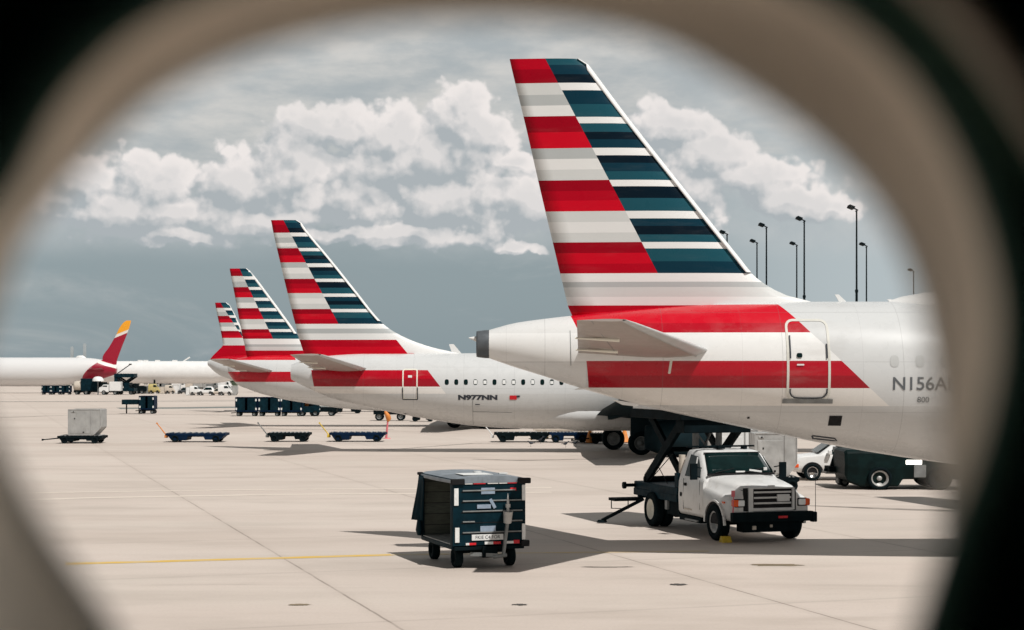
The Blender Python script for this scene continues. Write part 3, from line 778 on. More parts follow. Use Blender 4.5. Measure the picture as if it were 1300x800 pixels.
# ---------------- plane 2
d2 = 92.0
def bands2(px, Z_, d):
    e = 90.1; X0 = X(370, d); sx = lambda p: X(p, e) - X0; z = lambda y: Z(y, e)
    ln = lambda y: sx(512 + (y - 431) * .78)
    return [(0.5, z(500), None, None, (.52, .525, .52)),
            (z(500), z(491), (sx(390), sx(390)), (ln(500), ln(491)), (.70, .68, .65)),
            (z(491), z(470), (sx(395), sx(392)), (ln(491), ln(470)), REDS[0]),
            (z(491), z(481), (sx(395), sx(394)), (ln(491), ln(481)), REDS[2]),
            (z(449), Z(430, d), (sx(384), sx(380)), (ln(449) - .1, ln(431) - .1), REDS[0])]
def finb2(px, pz):
    wr = [(411, WHITE), (417, GREYS[2]), (423, GREYS[1]), (431, REDS[0]), (440, REDS[1])]
    L_, R_ = stripes([(276, 295), (315, 333), (354, 372), (392, 411)], [(276, 295.5), (300, 315), (319, 334), (339, 354), (358, 372.5), (377, 392), (396, 411)], pz, wr)
    return L_, R_, ((pz(280), px(360)), (pz(411), px(430)))
P2 = dict(cut=lambda px, pz: ((pz(431), px(503)), (pz(448), px(517))), d=d2, x0=370, ds=90.1, length=39, label='second white airliner with striped tail, row of cabin windows and flag behind the nearest airliner', wfac=.46,
    prof=[(370, 463, 482), (385, 457, 490), (400, 454, 497), (420, 451.5, 505), (450, 449.5, 513.5), (480, 448.5, 520), (510, 448.5, 526), (540, 448.5, 531.5), (570, 448.5, 536.5), (600, 448.5, 540.5), (640, 448.5, 543.5), (700, 448.5, 544.5), (800, 448.5, 544.5)],
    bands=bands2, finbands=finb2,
    fin=[(279.5, 344, 376), (281, 344.3, 380), (284, 345, 383), (290, 346, 387), (330, 355, 420), (370, 364.5, 452), (408, 374, 483), (415, 376, 491), (421, 377, 500), (428, 379, 513), (434, 381, 527), (440, 383, 545), (446, 385, 570), (449.5, 387, 592), (458, 392, 592)],
    le_y0=410, le_w=.10,
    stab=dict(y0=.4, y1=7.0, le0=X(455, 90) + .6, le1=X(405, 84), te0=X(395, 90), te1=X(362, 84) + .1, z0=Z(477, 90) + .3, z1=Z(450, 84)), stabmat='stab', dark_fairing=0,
    wing=dict(le=22, lt=18.5, te=16.5, tt=17.2, span=15, z=2.0, gear=X(795, 92) - X(370, 92), gsk=-.55))
A2 = airliner(P2); r2 = A2['root']
b = MB(); A2['ribbon'](b, A2['rrect'](511, 469, 529, 507, 2.5), .07, .012); door = b.build('door', M['cream'], r2)
A2['patch']('door_window', (517.5, 522.5), (476.5, 479.5), 'plate', .02, door)
b = MB(); A2['ribbon'](b, [(510.5, 492), (510.5, 507.5), (529.5, 507.5), (529.5, 492)], .05, .03); b.build_split('door_seal', M['ink'], door)
for i in range(34):
    p = 567 + 12.15 * i
    wn = A2['patch']('window', (p - 2.6, p + 2.6), (481.6, 488.8), 'glass', .006, rnd=3.2, n=4)
    if i in (3, 4, 6, 7, 9, 11): A2['patch']('window_blind', (p - 2.0, p + 2.0), (482.6 + (i % 3) * .6, 487.6), 'plate', .012, wn, n=2)
A2['lettering']('registration', 'N977NN', 606.5, 505, .24, bold=.02, stretch=1.65)
A2['patch']('flag_stripes', (647, 656), (502.2, 507.5), 'red', .02); A2['patch']('flag_canton', (655.8, 660), (502.2, 504.6), 'ink', .026)
A2['patch']('access_panel', (603, 609), (513.2, 514.4), 'ink', .012)
b = MB(); A2['ribbon'](b, [(600, 523), (650, 524)], .02, .012); A2['ribbon'](b, [(600, 506), (600, 540)], .02, .012); b.build_split('panel_seam', M['steel'], r2)
part_mesh('blade_antenna', M['white'], r2, lambda b: b.prism([(A2['px'](570), A2['pz'](437)), (A2['px'](576), A2['pz'](437)), (A2['px'](586), A2['pz'](449)), (A2['px'](574), A2['pz'](449))], -.03, .03))
part_mesh('gear_door', M['wing_shade'], r2, lambda b: (b.box((X(800, 89) - A2['X0'], -3.5, 1.0), (X(828, 89) - A2['X0'], -3.3, 2.6)), b.bar((X(775, 89) - A2['X0'], -2.0, 2.0), (X(800, 89) - A2['X0'], -3, 2.3), .3, .4)))
part_mesh('drain_mast', M['hole'], r2, lambda b: b.bar((A2['px'](510), -.4, A2['pz'](519)), (A2['px'](518), -.4, A2['pz'](523)), .25, .3))

# ---------------- plane 3
d3 = 134.0
def bands3(px, Z_, d):
    e = 132.2; X0 = X(322, d); sx = lambda p: X(p, e) - X0; z = lambda y: Z(y, e); ln = lambda y: sx(398 + (y - 445) * .7)
    return [(z(485), z(472), (sx(296), sx(294)), (ln(485), ln(472)), REDS[0]), (z(457), Z(444, d), (sx(300), sx(300)), (ln(457), ln(445)), REDS[1])]
def finb3(px, pz):
    wr = [(430, WHITE), (437, GREYS[2]), (440, GREYS[0]), (445, REDS[0])]
    L_, R_ = stripes([(338, 350.5), (364.5, 377.5), (391, 405), (418, 430)], [(338, 351), (355, 364.5), (368, 378), (382, 391), (395, 405), (408.5, 418), (421.5, 430)], pz, wr, k3=False)
    return L_, R_, ((pz(341), px(304)), (pz(430), px(347)))
P3 = dict(d=d3, x0=290, ds=132.2, length=39, label='third striped-tail airliner, tail partly hidden by the second one', wfac=.46,
    prof=[(290, 460, 474), (300, 456, 487), (315, 453, 494), (335, 451.5, 501), (360, 451, 507), (390, 451, 512), (430, 451, 518), (470, 451, 521), (520, 451, 522)],
    bands=bands3, finbands=finb3,
    fin=[(341, 291.5, 313), (342, 291.6, 315), (344, 292, 317), (380, 299, 345), (410, 304.5, 367), (432, 309, 384), (440, 311, 395), (446, 312, 408), (451, 313, 425), (456, 314, 425)],
    le_y0=425, le_w=.16,
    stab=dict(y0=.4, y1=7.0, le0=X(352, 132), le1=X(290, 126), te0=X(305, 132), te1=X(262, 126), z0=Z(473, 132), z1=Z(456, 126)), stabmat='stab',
    wing=dict(le=22, lt=18.5, te=16.5, tt=17.2, span=15, z=2.0, gear=18, gsk=0))
A3 = airliner(P3)
# ---------------- plane 4
d4 = 182.0
def bands4(px, Z_, d):
    return [(Z(457, d), Z(436, d), None, (px(330), px(318)), REDS[0])]
def finb4(px, pz):
    wr = [(429, GREYS[0]), (433, WHITE), (438.5, REDS[0])]
    L_, R_ = stripes([(382, 391), (401, 409.5), (420, 429)], [(382, 391), (394, 400.5), (403.5, 409.5), (412.5, 418.5), (421, 427), (430, 434)], pz, [(438.5, REDS[0])], k3=False)
    L_ = L_ + []
    L_ = [r for r in L_ if r[1] != REDS[0] or True]
    # white row between the last red row and the red base
    L_.insert(len(L_) - 1, (pz(429), GREYS[0])); R_.insert(len(R_) - 1, (pz(434), WHITE))
    return L_, R_, ((pz(384), px(279.5)), (pz(434), px(312)))
P4 = dict(d=d4, x0=264, ds=180.4, length=34, label='farthest striped-tail airliner, its small fin showing left of the third one', wfac=.46,
    prof=[(264, 458, 464), (275, 454, 474), (290, 452, 481), (310, 451, 487), (340, 451, 492), (380, 451, 494), (450, 451, 495)],
    bands=bands4, finbands=finb4,
    fin=[(384.3, 273, 287), (386, 273.3, 290), (392, 274.3, 294), (410, 278, 303), (430, 282, 313), (438, 283, 317), (441, 281, 319), (446, 276, 322), (452, 270, 326), (456, 267, 328)],
    le_y0=436, le_w=.18,
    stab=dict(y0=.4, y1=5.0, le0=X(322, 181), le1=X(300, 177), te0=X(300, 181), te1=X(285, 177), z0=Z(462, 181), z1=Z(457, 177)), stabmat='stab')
A4 = airliner(P4)
for a_ in (A3, A4): pass
for A, p in ((A1, 0), (A2, 0), (A3, 0), (A4, 0)): A['root']['group'] = 'airliners with striped tails parked in a row'

# ---------------- far airliners, heading left
def simple_plane(name, label, d, prof, fin, mats, finmat, red_from=None, hump=(), length_to=None, cat='airplane'):
    x0 = X(prof[0][0], d)
    root = thing(name, label, cat, (x0, d, 0))
    P = sorted([(X(a, d) - x0, Z(b, d), Z(c, d)) for a, b, c in prof])
    b = MB(); rings = []; x = P[0][0]
    n = max(30, int((P[-1][0] - P[0][0]) / .6))
    for i in range(n + 1):
        x = P[0][0] + (P[-1][0] - P[0][0]) * i / n; tp, bt = interp(P, x, 1), interp(P, x, 2); c = (tp + bt) / 2; hh = (tp - bt) / 2
        rings.append([Vector((x, hh * .95 * math.sin(2 * math.pi * k / 32), c + hh * math.cos(2 * math.pi * k / 32))) for k in range(32)])
    b.loft(rings); b.build('fuselage', mats, root)
    if fin:
        ft = sorted([(Z(a, d), X(l, d) - x0, X(r_, d) - x0) for a, l, r_ in fin]); rr = []
        for i in range(25):
            zz = ft[0][0] + (ft[-1][0] - ft[0][0]) * i / 24; l, r_ = interp(ft, zz, 1), interp(ft, zz, 2)
            rr.append(airfoil(l, r_, zz, .09 * (r_ - l) * (.5 if i == 24 else 1), True))
        b = MB(); b.loft(rr); b.build('tail_fin', finmat, root)
    return root, x0
def iberia_fus():
    d = 336; x0 = X(148, d); px = lambda p: X(p, d) - x0
    m, t, b = newmat('white_and_crimson_hull')
    tc = t.n('ShaderNodeTexCoord').outputs['Object']; sep = t.n('ShaderNodeSeparateXYZ'); t.link(tc, sep.inputs[0]); x, y, z = sep.outputs
    # crimson tail bulb with a curved front edge; white swoosh through it
    zc = Z(484, d); u = t.m('DIVIDE', t.m('SUBTRACT', z, zc), Z(457, d) - zc)
    edge = t.m('ADD', px(106.5), t.m('MULTIPLY', t.m('POWER', t.m('MAXIMUM', u, 0.0), 1.8), px(131) - px(106.5)))
    mk = t.m('GREATER_THAN', x, edge)
    sw_c = t.m('ADD', Z(459, d), t.m('MULTIPLY', t.m('SUBTRACT', x, px(126)), (Z(466, d) - Z(459, d)) / (px(148) - px(126))))
    sw = t.m('MULTIPLY', t.m('LESS_THAN', t.m('ABSOLUTE', t.m('SUBTRACT', z, sw_c)), .30), t.m('GREATER_THAN', x, px(126)))
    c = t.mix(mk, (.66, .66, .66), (.28, .003, .024)); c = t.mix(sw, c, (.75, .72, .66))
    t.link(c, b.inputs['Base Color']); b.inputs['Roughness'].default_value = .35
    m2, t, b = newmat('crimson_and_gold_fin')
    tc = t.n('ShaderNodeTexCoord').outputs['Object']; sep = t.n('ShaderNodeSeparateXYZ'); t.link(tc, sep.inputs[0]); x, y, z = sep.outputs
    s = t.m('SUBTRACT', z, t.m('MULTIPLY', t.m('SUBTRACT', x, px(157)), .42))
    c = t.mix(t.m('GREATER_THAN', s, Z(424.5, d)), (.33, .003, .024), (.76, .73, .68))
    c = t.mix(t.m('GREATER_THAN', s, Z(421, d)), c, (.85, .36, .02))
    t.link(c, b.inputs['Base Color']); b.inputs['Roughness'].default_value = .35
    return m, m2
im, ifm = iberia_fus()
r5, x05 = simple_plane('airliner', 'far white airliner with crimson tail tipped in orange', 336,
    [(148, 466, 474), (145, 462.5, 476), (138, 459, 478.5), (125, 456, 482), (110, 454.5, 485), (85, 454, 489), (40, 454, 490.5), (-150, 454, 490.5), (-175, 458, 489), (-190, 468, 480)],
    [(463, 140, 148), (458, 130, 148.5), (455, 130, 149.5), (440, 139, 155), (425, 147.5, 161), (415, 152.5, 164.5), (409, 157.5, 166), (407, 160.5, 166.3)], im, ifm)
part_mesh('antenna_hump', M['white'], r5, lambda b: b.loft([[Vector((X(p, 336) - x05, .5 * k * math.sin(2 * math.pi * i / 12), Z(454.4, 336) + .5 * k * math.cos(2 * math.pi * i / 12))) for i in range(12)] for p, k in ((96, .2), (99, .9), (105, 1), (109, .2))]))
part_mesh('stabiliser', im, r5, lambda b: b.loft([airfoil(X(l, 336) - x05, X(r_, 336) - x05, Z(zz, 336), .4, False, yc) for l, r_, zz, yc in ((112, 134, 470, -1.0), (131, 142, 467, -9))]))
part_mesh('wing', M['nacelle'], r5, lambda b: b.loft([airfoil(-38, -28, 4.0, 1.2, False, -1.5), airfoil(-22, -19, 6.6, .4, False, -28)]))
part_mesh('landing_gear', M['black'], r5, lambda b: [(b.tube((-32, s * 4, .8), (-32, s * 4, 4), .25), b.lathe([(.001, -.9), (.75, -.9), (.75, .9), (.001, .9)], (-31.2, s * 4, .75)), b.lathe([(.001, -.9), (.75, -.9), (.75, .9), (.001, .9)], (-33, s * 4, .75))) for s in (-1, 1)])
r6, x06 = simple_plane('airliner', 'long plain white airliner far behind, between crimson tail and striped tails', 350,
    [(345, 466, 470), (325, 460, 476), (300, 459, 482), (285, 458.8, 485), (265, 458.5, 487), (150, 458.5, 487), (112, 458.5, 487), (100, 462, 485), (95, 470, 478)],
    [(462, 325, 345), (455, 322, 345), (425, 338, 350)], M['white'], M['white'])
part_mesh('antenna', M['white'], r6, lambda b: [b.box((X(p, 350) - x06 - .5, -.2, Z(459.5, 350)), (X(p, 350) - x06 + .5, .2, Z(457.2, 350))) for p in (178, 185, 200, 222)] + [b.bar((X(232, 350) - x06, 0, Z(459.5, 350)), (X(241, 350) - x06, 0, Z(453.5, 350)), .2, .3)], .05)
part_mesh('landing_gear', M['black'], r6, lambda b: [(b.tube((X(200, 350) - x06, s * 3, .6), (X(200, 350) - x06, s * 3, 2.6), .2), b.lathe([(.001, -.5), (.6, -.5), (.6, .5), (.001, .5)], (X(200, 350) - x06, s * 3, .6))) for s in (-1, 1)])

# ================================================================== near baggage cart
CY_ = math.atan2(-.945, .327)
cart = thing('baggage_cart', 'large dark teal baggage cart with open side and grey roof standing alone in front', 'baggage cart', (-.50, 37.72, 0), CY_)
L = 2.62; W2 = .85; zb, zt = .52, 2.0
part_mesh('chassis', M['black'], cart, lambda b: (b.box((-L, -W2 + .03, zb - .10), (0, W2 - .03, zb - .02)), b.box((-L + .2, -.35, .34), (-.15, -.25, .44)), b.box((-L + .2, .25, .34), (-.15, .35, .44)), b.box((-.62, -.65, .30), (-.5, .65, .40)), b.box((-2.3, -.65, .30), (-2.18, .65, .40)), b.box((-.5, -.18, .25), (.05, .18, .5)), b.tube((-.3, 0, .25), (-.3, 0, .48), .16)), .01)
for (x_, y_, s) in ((-.45, -.62, -1), (-.45, .62, 1), (-2.24, -.62, -1), (-2.24, .62, 1)):
    wheel(cart, (x_, y_, .235), .235, .17, s, 'black', rimfrac=.5)
part_mesh('floor', M['alu'], cart, lambda b: b.box((-L + .05, -W2 + .02, zb), (-.06, W2 - .02, zb + .03)))
fw = part_mesh('front_wall', M['teal'], cart, lambda b: b.box((-.06, -W2, zb), (0, W2, zt)), .008)
part_mesh('rib', M['steel'], fw, lambda b: [b.box((.003, y0, z_), (.028, y1, z_ + .028)) for z_, y0, y1 in ((.80, -W2 + .22, W2 - .08), (1.04, -W2 + .22, -W2 + .50), (1.04, .5, W2 - .08), (1.27, -W2 + .22, W2 - .08), (1.50, -W2 + .22, W2 - .08), (1.73, -W2 + .22, W2 - .25))], .004)
part_mesh('panel_seam', M['hole'], fw, lambda b: [b.box((.003, -W2 + .18, z_), (.008, W2 - .04, z_ + .014)) for z_ in (.78, 1.02, 1.25, 1.48, 1.71)])
def refl(b):
    b.box((.006, -W2 + .02, 1.42), (.03, -W2 + .12, 1.80)); b.box((.006, -W2 + .04, .60), (.03, -W2 + .14, .93))
    b.box((.006, W2 - .09, 1.50), (.03, W2 - .01, 1.85)); b.box((.006, W2 - .09, .62), (.03, W2 - .01, .98))
part_mesh('reflective_strip', M['plate'], fw, refl, .006)
part_mesh('red_reflector', M['red'], fw, lambda b: (b.box((.006, -.38, 1.885), (.024, -.1, 1.93)), b.box((.006, .42, 1.885), (.024, .64, 1.945)), b.box((.006, .48, 1.73), (.022, .62, 1.79)), b.box((.006, -.48, .535), (.026, -.32, .585)), b.box((.006, .08, .54), (.026, .26, .60)), b.box((.006, .56, .54), (.026, .70, .62))), .004)
part_mesh('white_reflector', M['plate'], fw, lambda b: (b.box((.006, -.58, 1.885), (.023, -.40, 1.94)), b.box((.006, .22, 1.885), (.023, .41, 1.93)), b.box((.006, -.56, .535), (.025, -.48, .585)), b.box((.006, -.12, .54), (.025, .08, .60)), b.box((.006, .34, .545), (.025, .56, .60)), b.box((.006, -.05, 1.885), (.023, .2, 1.925))), .004)
part_mesh('sticker', M['bluegrey'], fw, lambda b: (b.box((.006, -.20, 1.66), (.02, .12, 1.80)), b.box((.006, -.22, .825), (.02, .14, .95)), b.box((.006, -.30, 1.34), (.034, .02, 1.43)), b.box((.006, .03, 1.33), (.036, .10, 1.56), 0, Matrix.Rotation(R(30), 3, 'X'))), .004)
plt_ = part_mesh('number_board', M['plate'], fw, lambda b: b.box((.006, -.42, .635), (.022, .32, .765)), .004)
text_mesh('board_lettering', 'FKIE C4 FOR', .105, M['ink'], plt_, Matrix.Translation((.025, -.05, .70)) @ Matrix(((0, 0, 1, 0), (1, 0, 0, 0), (0, 1, 0, 0), (0, 0, 0, 1))), .001)
part_mesh('back_wall', M['plank'], cart, lambda b: b.box((-L + .05, W2 - .06, zb + .03), (-.06, W2 - .02, zt - .02)))
part_mesh('far_side_skin', M['teal'], cart, lambda b: b.box((-L + .05, W2 - .018, zb), (-.06, W2, zt)))
part_mesh('rear_lining', M['plank'], cart, lambda b: b.box((-L + .055, -W2 + .08, zb + .04), (-L + .085, W2 - .07, zt - .06)))
part_mesh('rear_wall', M['teal'], cart, lambda b: b.box((-L, -W2, zb), (-L + .05, W2, zt)), .01)
def posts(b):
    for x_ in (-.16, -L + .06):
        b.box((x_ - .05, -W2 - .005, zb), (x_ + .09, -W2 + .06, zt))
    b.box((-L + .1, -W2 - .01, zb - .08), (-.06, -W2 + .05, zb + .01)); b.box((-L + .1, -W2 - .01, zt - .09), (-.06, -W2 + .04, zt))
part_mesh('side_frame', M['teal'], cart, posts, .01)
def curtain(b):
    rows = []
    for j in range(9):
        v = j / 8; row = []
        for i in range(9):
            u = i / 8
            row.append(Vector((-L + .34 - .34 * u + .03 * math.sin(v * 5), -W2 - .02 - (.02 + .17 * v) * u - .015 * math.sin(u * 13) * v, zt - .05 - v * 1.05)))
        rows.append(row)
    b.loft(rows, caps=False, closed=False)
cu_ = part_mesh('curtain', M['teal'], cart, curtain); sm = cu_.modifiers.new('s', 'SOLIDIFY'); sm.thickness = .012
part_mesh('lower_curtain_roll', M['teal'], cart, lambda b: b.loft([[Vector((-L + .12 + .16 * k * math.cos(a * math.pi / 6), -W2 - .06 + .09 * k * math.sin(a * math.pi / 6), z_)) for a in range(12)] for z_, k in ((1.10, .35), (.85, .6), (.66, .9), (.54, .5))]))
def roof(b):
    prof = [(-1.0, -.09), (-1.0, -.02), (-.8, .03), (-.4, .055), (0, .062), (.4, .055), (.8, .03), (1.0, -.02), (1.0, -.09)]
    b.loft([[Vector((x_, y_ * (W2 + .02), zt + h_ * k)) for y_, h_ in prof] for x_, k in ((-L - .03, 1), (-L * .5, 1.15), (.03, 1))], smooth=False)
rf = part_mesh('roof', M['roofgrey'], cart, roof, .01)
part_mesh('roof_patch', M['plate'], rf, lambda b: (b.box((-1.0, -.5, zt + .066), (-.35, .2, zt + .076)), b.tube((-1.2, .1, zt + .05), (-1.2, .1, zt + .10), .1), b.box((-.9, .5, zt + .05), (-.8, .7, zt + .075))))
part_mesh('corner_bumper', M['hole'], cart, lambda b: (b.box((-.05, -W2 - .05, zt - .12), (.06, -W2 + .26, zt + .01)), b.box((-.05, W2 - .2, zt - .12), (.07, W2 + .11, zt + .005)), b.box((-L - .05, -W2 - .07, zt - .05), (-L + .1, -W2 + .05, zt + .02)), b.box((-.05, W2 - .12, zb - .05), (.07, W2 + .08, zb + .09))), .02)
tb = part_mesh('tow_bar', M['steel'], cart, lambda b: (b.bar((.12, .28, .28), (.16, .37, 1.06), .07, .06), b.tube((.10, .05, .27), (.12, .36, .30), .045), b.bar((-.1, -.42, .33), (.12, .15, .30), .05, .08)))
part_mesh('hitch', M['alu'], tb, lambda b: (b.tube((.13, .375, 1.02), (.18, .375, 1.28), .09, .11, 10), b.tube((.15, .38, 1.28), (.15, .38, 1.52), .035, .03), b.box((.12, .33, 1.36), (.18, .43, 1.44)), b.tube((.15, .38, 1.52), (.15, .38, 1.68), .025, .004)), .005)

# ================================================================== scissor lift truck
TY = R(-72.5)
truck = thing('scissor_lift_truck', 'white service truck with raised dark scissor lift parked under the nearest tail', 'truck', (6.34, 44.3, 0), TY)
def sec(x, pts):
    """half profile (y,z) mirrored into a closed ring"""
    r = [Vector((x, y, z)) for y, z in pts]; l = [Vector((x, -y, z)) for y, z in pts[::-1]]
    return r + l
hood = [(.98, 1.02, 1.36, 1.06), (.95, 1.05, 1.43, 1.12), (.7, 1.09, 1.49, 1.18), (.2, 1.12, 1.55, 1.24), (-.35, 1.12, 1.60, 1.30), (-.78, 1.12, 1.64, 1.36)]
def hood_ring(x, wf, zh, zf):
    nar = .68 + (.98 - x) * .12
    return sec(x, [(0, zh), (nar * .6, zh - .01), (nar, zh - .045), (nar + .07, zh - .13), (nar + .16, zf + .02), (wf - .06, zf), (wf, zf - .08), (wf + .01, zf - .3), (wf, .62), (wf - .05, .56), (0, .56)])
bd = part_mesh('hood', M['truckwhite'], truck, lambda b: b.loft([hood_ring(*h) for h in hood], smooth=True), 0)
bd.data.polygons.foreach_set('use_smooth', [True] * len(bd.data.polygons))
def cab_ring(x, zr, wr, zbelt=1.45, wb=1.12, zlow=.52):
    return sec(x, [(0, zr), (wr * .7, zr - .01), (wr - .06, zr - .035), (wr, zr - .10), (wr + (wb - wr) * .5, (zr + zbelt) / 2), (wb - .02, zbelt + .03), (wb, zbelt - .05), (wb + .015, 1.0), (wb, .62), (wb - .06, zlow), (0, zlow)])
cab = part_mesh('cab', M['truckwhite'], truck, lambda b: b.loft([cab_ring(-.76, 1.56, 1.0, 1.44), cab_ring(-.95, 1.74, .98), cab_ring(-1.40, 2.19, .91), cab_ring(-1.52, 2.26, .89), cab_ring(-2.0, 2.30, .88), cab_ring(-2.32, 2.28, .88), cab_ring(-2.38, 2.22, .86)]), 0)
def quadp(b, pts, th=.012, mi=0):
    p = [Vector(q_) for q_ in pts]; nrm = (p[1] - p[0]).cross(p[2] - p[0]).normalized()
    n = len(p); vs = p + [q_ - nrm * th for q_ in p]
    b.add(vs, [tuple(range(n)), tuple(range(n, 2 * n))[::-1]] + [(i, (i + 1) % n, (i + 1) % n + n, i + n) for i in range(n)], mi)
def windshield(b):
    rows = []
    for v in (0, .25, .5, .75, 1):
        x_ = -.86 + (-1.37 + .86) * v; z_ = 1.665 + (2.165 - 1.665) * v; hw = .93 + (.80 - .93) * v
        rows.append([Vector((x_ + .045 * (1 - abs(u) ** 2.5) - .01, u * hw, z_ + .03 * (1 - abs(u) ** 3) + .012)) for u in [i / 6 - 1 for i in range(13)]])
    b.loft(rows, caps=False, closed=False)
ws = part_mesh('windshield', M['glass'], cab, windshield); s_ = ws.modifiers.new('s', 'SOLIDIFY'); s_.thickness = .02
part_mesh('windshield_seal', M['hole'], cab, lambda b: (b.bar((-.81, -.97, 1.655), (-.81, .97, 1.655), .07, .05), b.bar((-1.39, -.82, 2.20), (-1.39, .82, 2.20), .05, .03)))
part_mesh('dashboard_papers', M['plate'], cab, lambda b: (b.box((-.83, -.15, 1.70), (-.815, .12, 1.74)), b.box((-.84, .25, 1.71), (-.825, .62, 1.76), 0, Matrix.Rotation(R(-8), 3, 'X')), b.box((-.9, .70, 1.74), (-.885, .80, 1.82))), .004)
for s in (-1, 1):
    def sidewin(b):
        pts = [(-1.02, 1.56), (-1.10, 1.76), (-1.46, 2.10), (-1.98, 2.14), (-2.02, 1.56)]
        def yy(z_): return (1.10 + (.90 - 1.10) * (z_ - 1.48) / (2.18 - 1.48)) + .012
        P = [(x_, s * yy(z_), z_) for x_, z_ in pts]
        quadp(b, P if s > 0 else P[::-1], .012)
    part_mesh('side_window', M['glass'], cab, sidewin)
    part_mesh('door_pillar', M['truckwhite'], cab, lambda b: b.bar((-1.32, s * 1.118, 1.52), (-1.46, s * .955, 2.08), .03, .07))
    part_mesh('door_handle', M['hole'], cab, lambda b: b.box((-1.98, s * 1.12, 1.30), (-1.84, s * 1.155, 1.38)), .01)
    part_mesh('door_seam', M['hole'], cab, lambda b: (b.box((-2.06, s * 1.127 - .004, .66), (-2.05, s * 1.127 + .004, 1.5)), b.box((-.98, s * 1.127 - .004, .72), (-.97, s * 1.127 + .004, 1.5))))
    m_ = part_mesh('mirror', M['black'], cab, lambda b: (b.box((-1.0, s * 1.3 - .1, 1.52), (-.93, s * 1.3 + .1, 1.95)), b.bar((-.98, s * 1.1, 1.58), (-.96, s * 1.28, 1.62), .03, .03), b.bar((-1.0, s * 1.05, 1.82), (-.96, s * 1.28, 1.86), .03, .03)), .02)
part_mesh('roof_bar', M['black'], cab, lambda b: (b.bar((-1.75, -1.15, 2.36), (-1.75, .82, 2.36), .10, .045), b.box((-1.9, -.3, 2.30), (-1.6, -.1, 2.38)), b.box((-1.9, .5, 2.28), (-1.7, .6, 2.38))))
part_mesh('wiper', M['hole'], cab, lambda b: (b.tube((-.80, -.75, 1.70), (-.93, -.15, 1.80), .012, n=6), b.tube((-.80, .10, 1.70), (-.93, .70, 1.80), .012, n=6)))
part_mesh('hood_seam', M['steel'], bd, lambda b: [b.bar((.97, s * .74, 1.335), (-.74, s * .93, 1.50), .012, .02) for s in (-1, 1)])
part_mesh('hood_emblem', M['silver'], bd, lambda b: b.box((.975, -.10, 1.425), (1.0, .10, 1.475)), .01)
part_mesh('side_marker', M['amber'], bd, lambda b: [b.box((.45, s * 1.115 - .02, 1.0), (.58, s * 1.115 + .02, 1.05)) for s in (-1, 1)])
part_mesh('rust_streak', M['beige'], cab, lambda b: b.box((-2.0, -1.137, .66), (-1.5, -1.13, .70)))
part_mesh('fuel_cap', M['hole'], cab, lambda b: b.tube((-2.2, -1.10, 1.05), (-2.2, -1.15, 1.05), .06, n=12))
part_mesh('exhaust_stack', M['beige'], truck, lambda b: b.tube((-2.55, -.95, .9), (-2.55, -.95, 2.1), .09, .09))
# grille, lamps, bumper
gr = part_mesh('grille', M['hole'], truck, lambda b: b.box((.93, -.78, .82), (1.0, .70, 1.41)), .02)
def bars(b):
    for z_ in (1.02, 1.16, 1.30): b.box((.985, -.50, z_ - .024), (1.035, .55, z_ + .024))
    b.box((.98, -.66, .80), (1.05, -.53, 1.42)); b.box((.98, .57, .84), (1.045, .64, 1.40)); b.box((.985, .15, 1.06), (1.044, .50, 1.24)); b.box((.975, -.6, .82), (1.04, .6, .90)); b.box((.975, -.62, 1.385), (1.04, .62, 1.42))
part_mesh('grille_bar', M['silver'], gr, bars, .012)
for s in (-1, 1):
    hl = part_mesh('headlight', M['lamp'], truck, lambda b: b.box((.93, s * .86 - .10, .95), (1.045, s * .86 + .10, 1.11)), .03)
    part_mesh('turn_signal', M['amber'], hl, lambda b: b.box((.86, s * 1.0 - .07, .94), (1.04, s * 1.0 + .085, 1.12)), .03)
    part_mesh('lamp_bezel', M['hole'], hl, lambda b: b.box((.90, s * .88 - .14, .925), (1.0, s * .88 + .14, 1.135)), .02)
    # wheel arch: flat dark disc painting in the shaded recess, and lip
    def arch(b):
        n = 16; P = [(.0 + .60 * math.cos(math.pi * i / n), .44 + .58 * math.sin(math.pi * i / n)) for i in range(n + 1)]
        b.prism(P, s * 1.10, s * 1.136)
    part_mesh('wheel_arch', M['hole'], bd, arch)
    def lip(b):
        n = 16
        for i in range(n):
            a0, a1 = math.pi * i / n, math.pi * (i + 1) / n
            b.bar((.62 * math.cos(a0), s * 1.135, .44 + .60 * math.sin(a0)), (.62 * math.cos(a1), s * 1.135, .44 + .60 * math.sin(a1)), .07, .05)
    part_mesh('wheel_arch_lip', M['truckwhite'], bd, lip)
    wheel(truck, (0, s * 1.03, .48), .48, .28, s, 'alu', n=36)
    for k, nm in ((.80, 'wheel'), (1.10, 'wheel')):
        wheel(truck, (-4.2, s * k, .49), .49, .26, s, 'cream' if k > 1 else 'steel', n=32)
bu = part_mesh('bumper', M['black'], truck, lambda b: (b.box((.98, -1.15, .55), (1.15, 1.13, .80)), b.box((.6, -.8, .28), (1.0, .8, .56)), b.box((1.0, 1.08, .52), (1.17, 1.22, .78))), .02)
part_mesh('number_plate', M['red'], bu, lambda b: b.box((1.152, .12, .64), (1.165, .38, .70)))
part_mesh('tow_hook', M['beige'], bu, lambda b: (b.box((1.0, -.55, .35), (1.06, -.45, .45)), b.box((1.0, -.05, .40), (1.04, .02, .47))), .01)
part_mesh('marker_wand', M['pink'], truck, lambda b: (b.tube((1.0, -1.08, .72), (1.0, -1.06, 1.30), .02, .012), b.box((.99, -1.12, 1.2), (1.0, -1.02, 1.36))))
part_mesh('guide_wand', M['black'], truck, lambda b: b.tube((1.12, 1.19, .78), (1.10, 1.20, 1.68), .007))
part_mesh('chock', M['yellow'], truck, lambda b: b.prism([(.42, .004), (.68, .004), (.58, .16), (.5, .16)], -1.2, -.95))
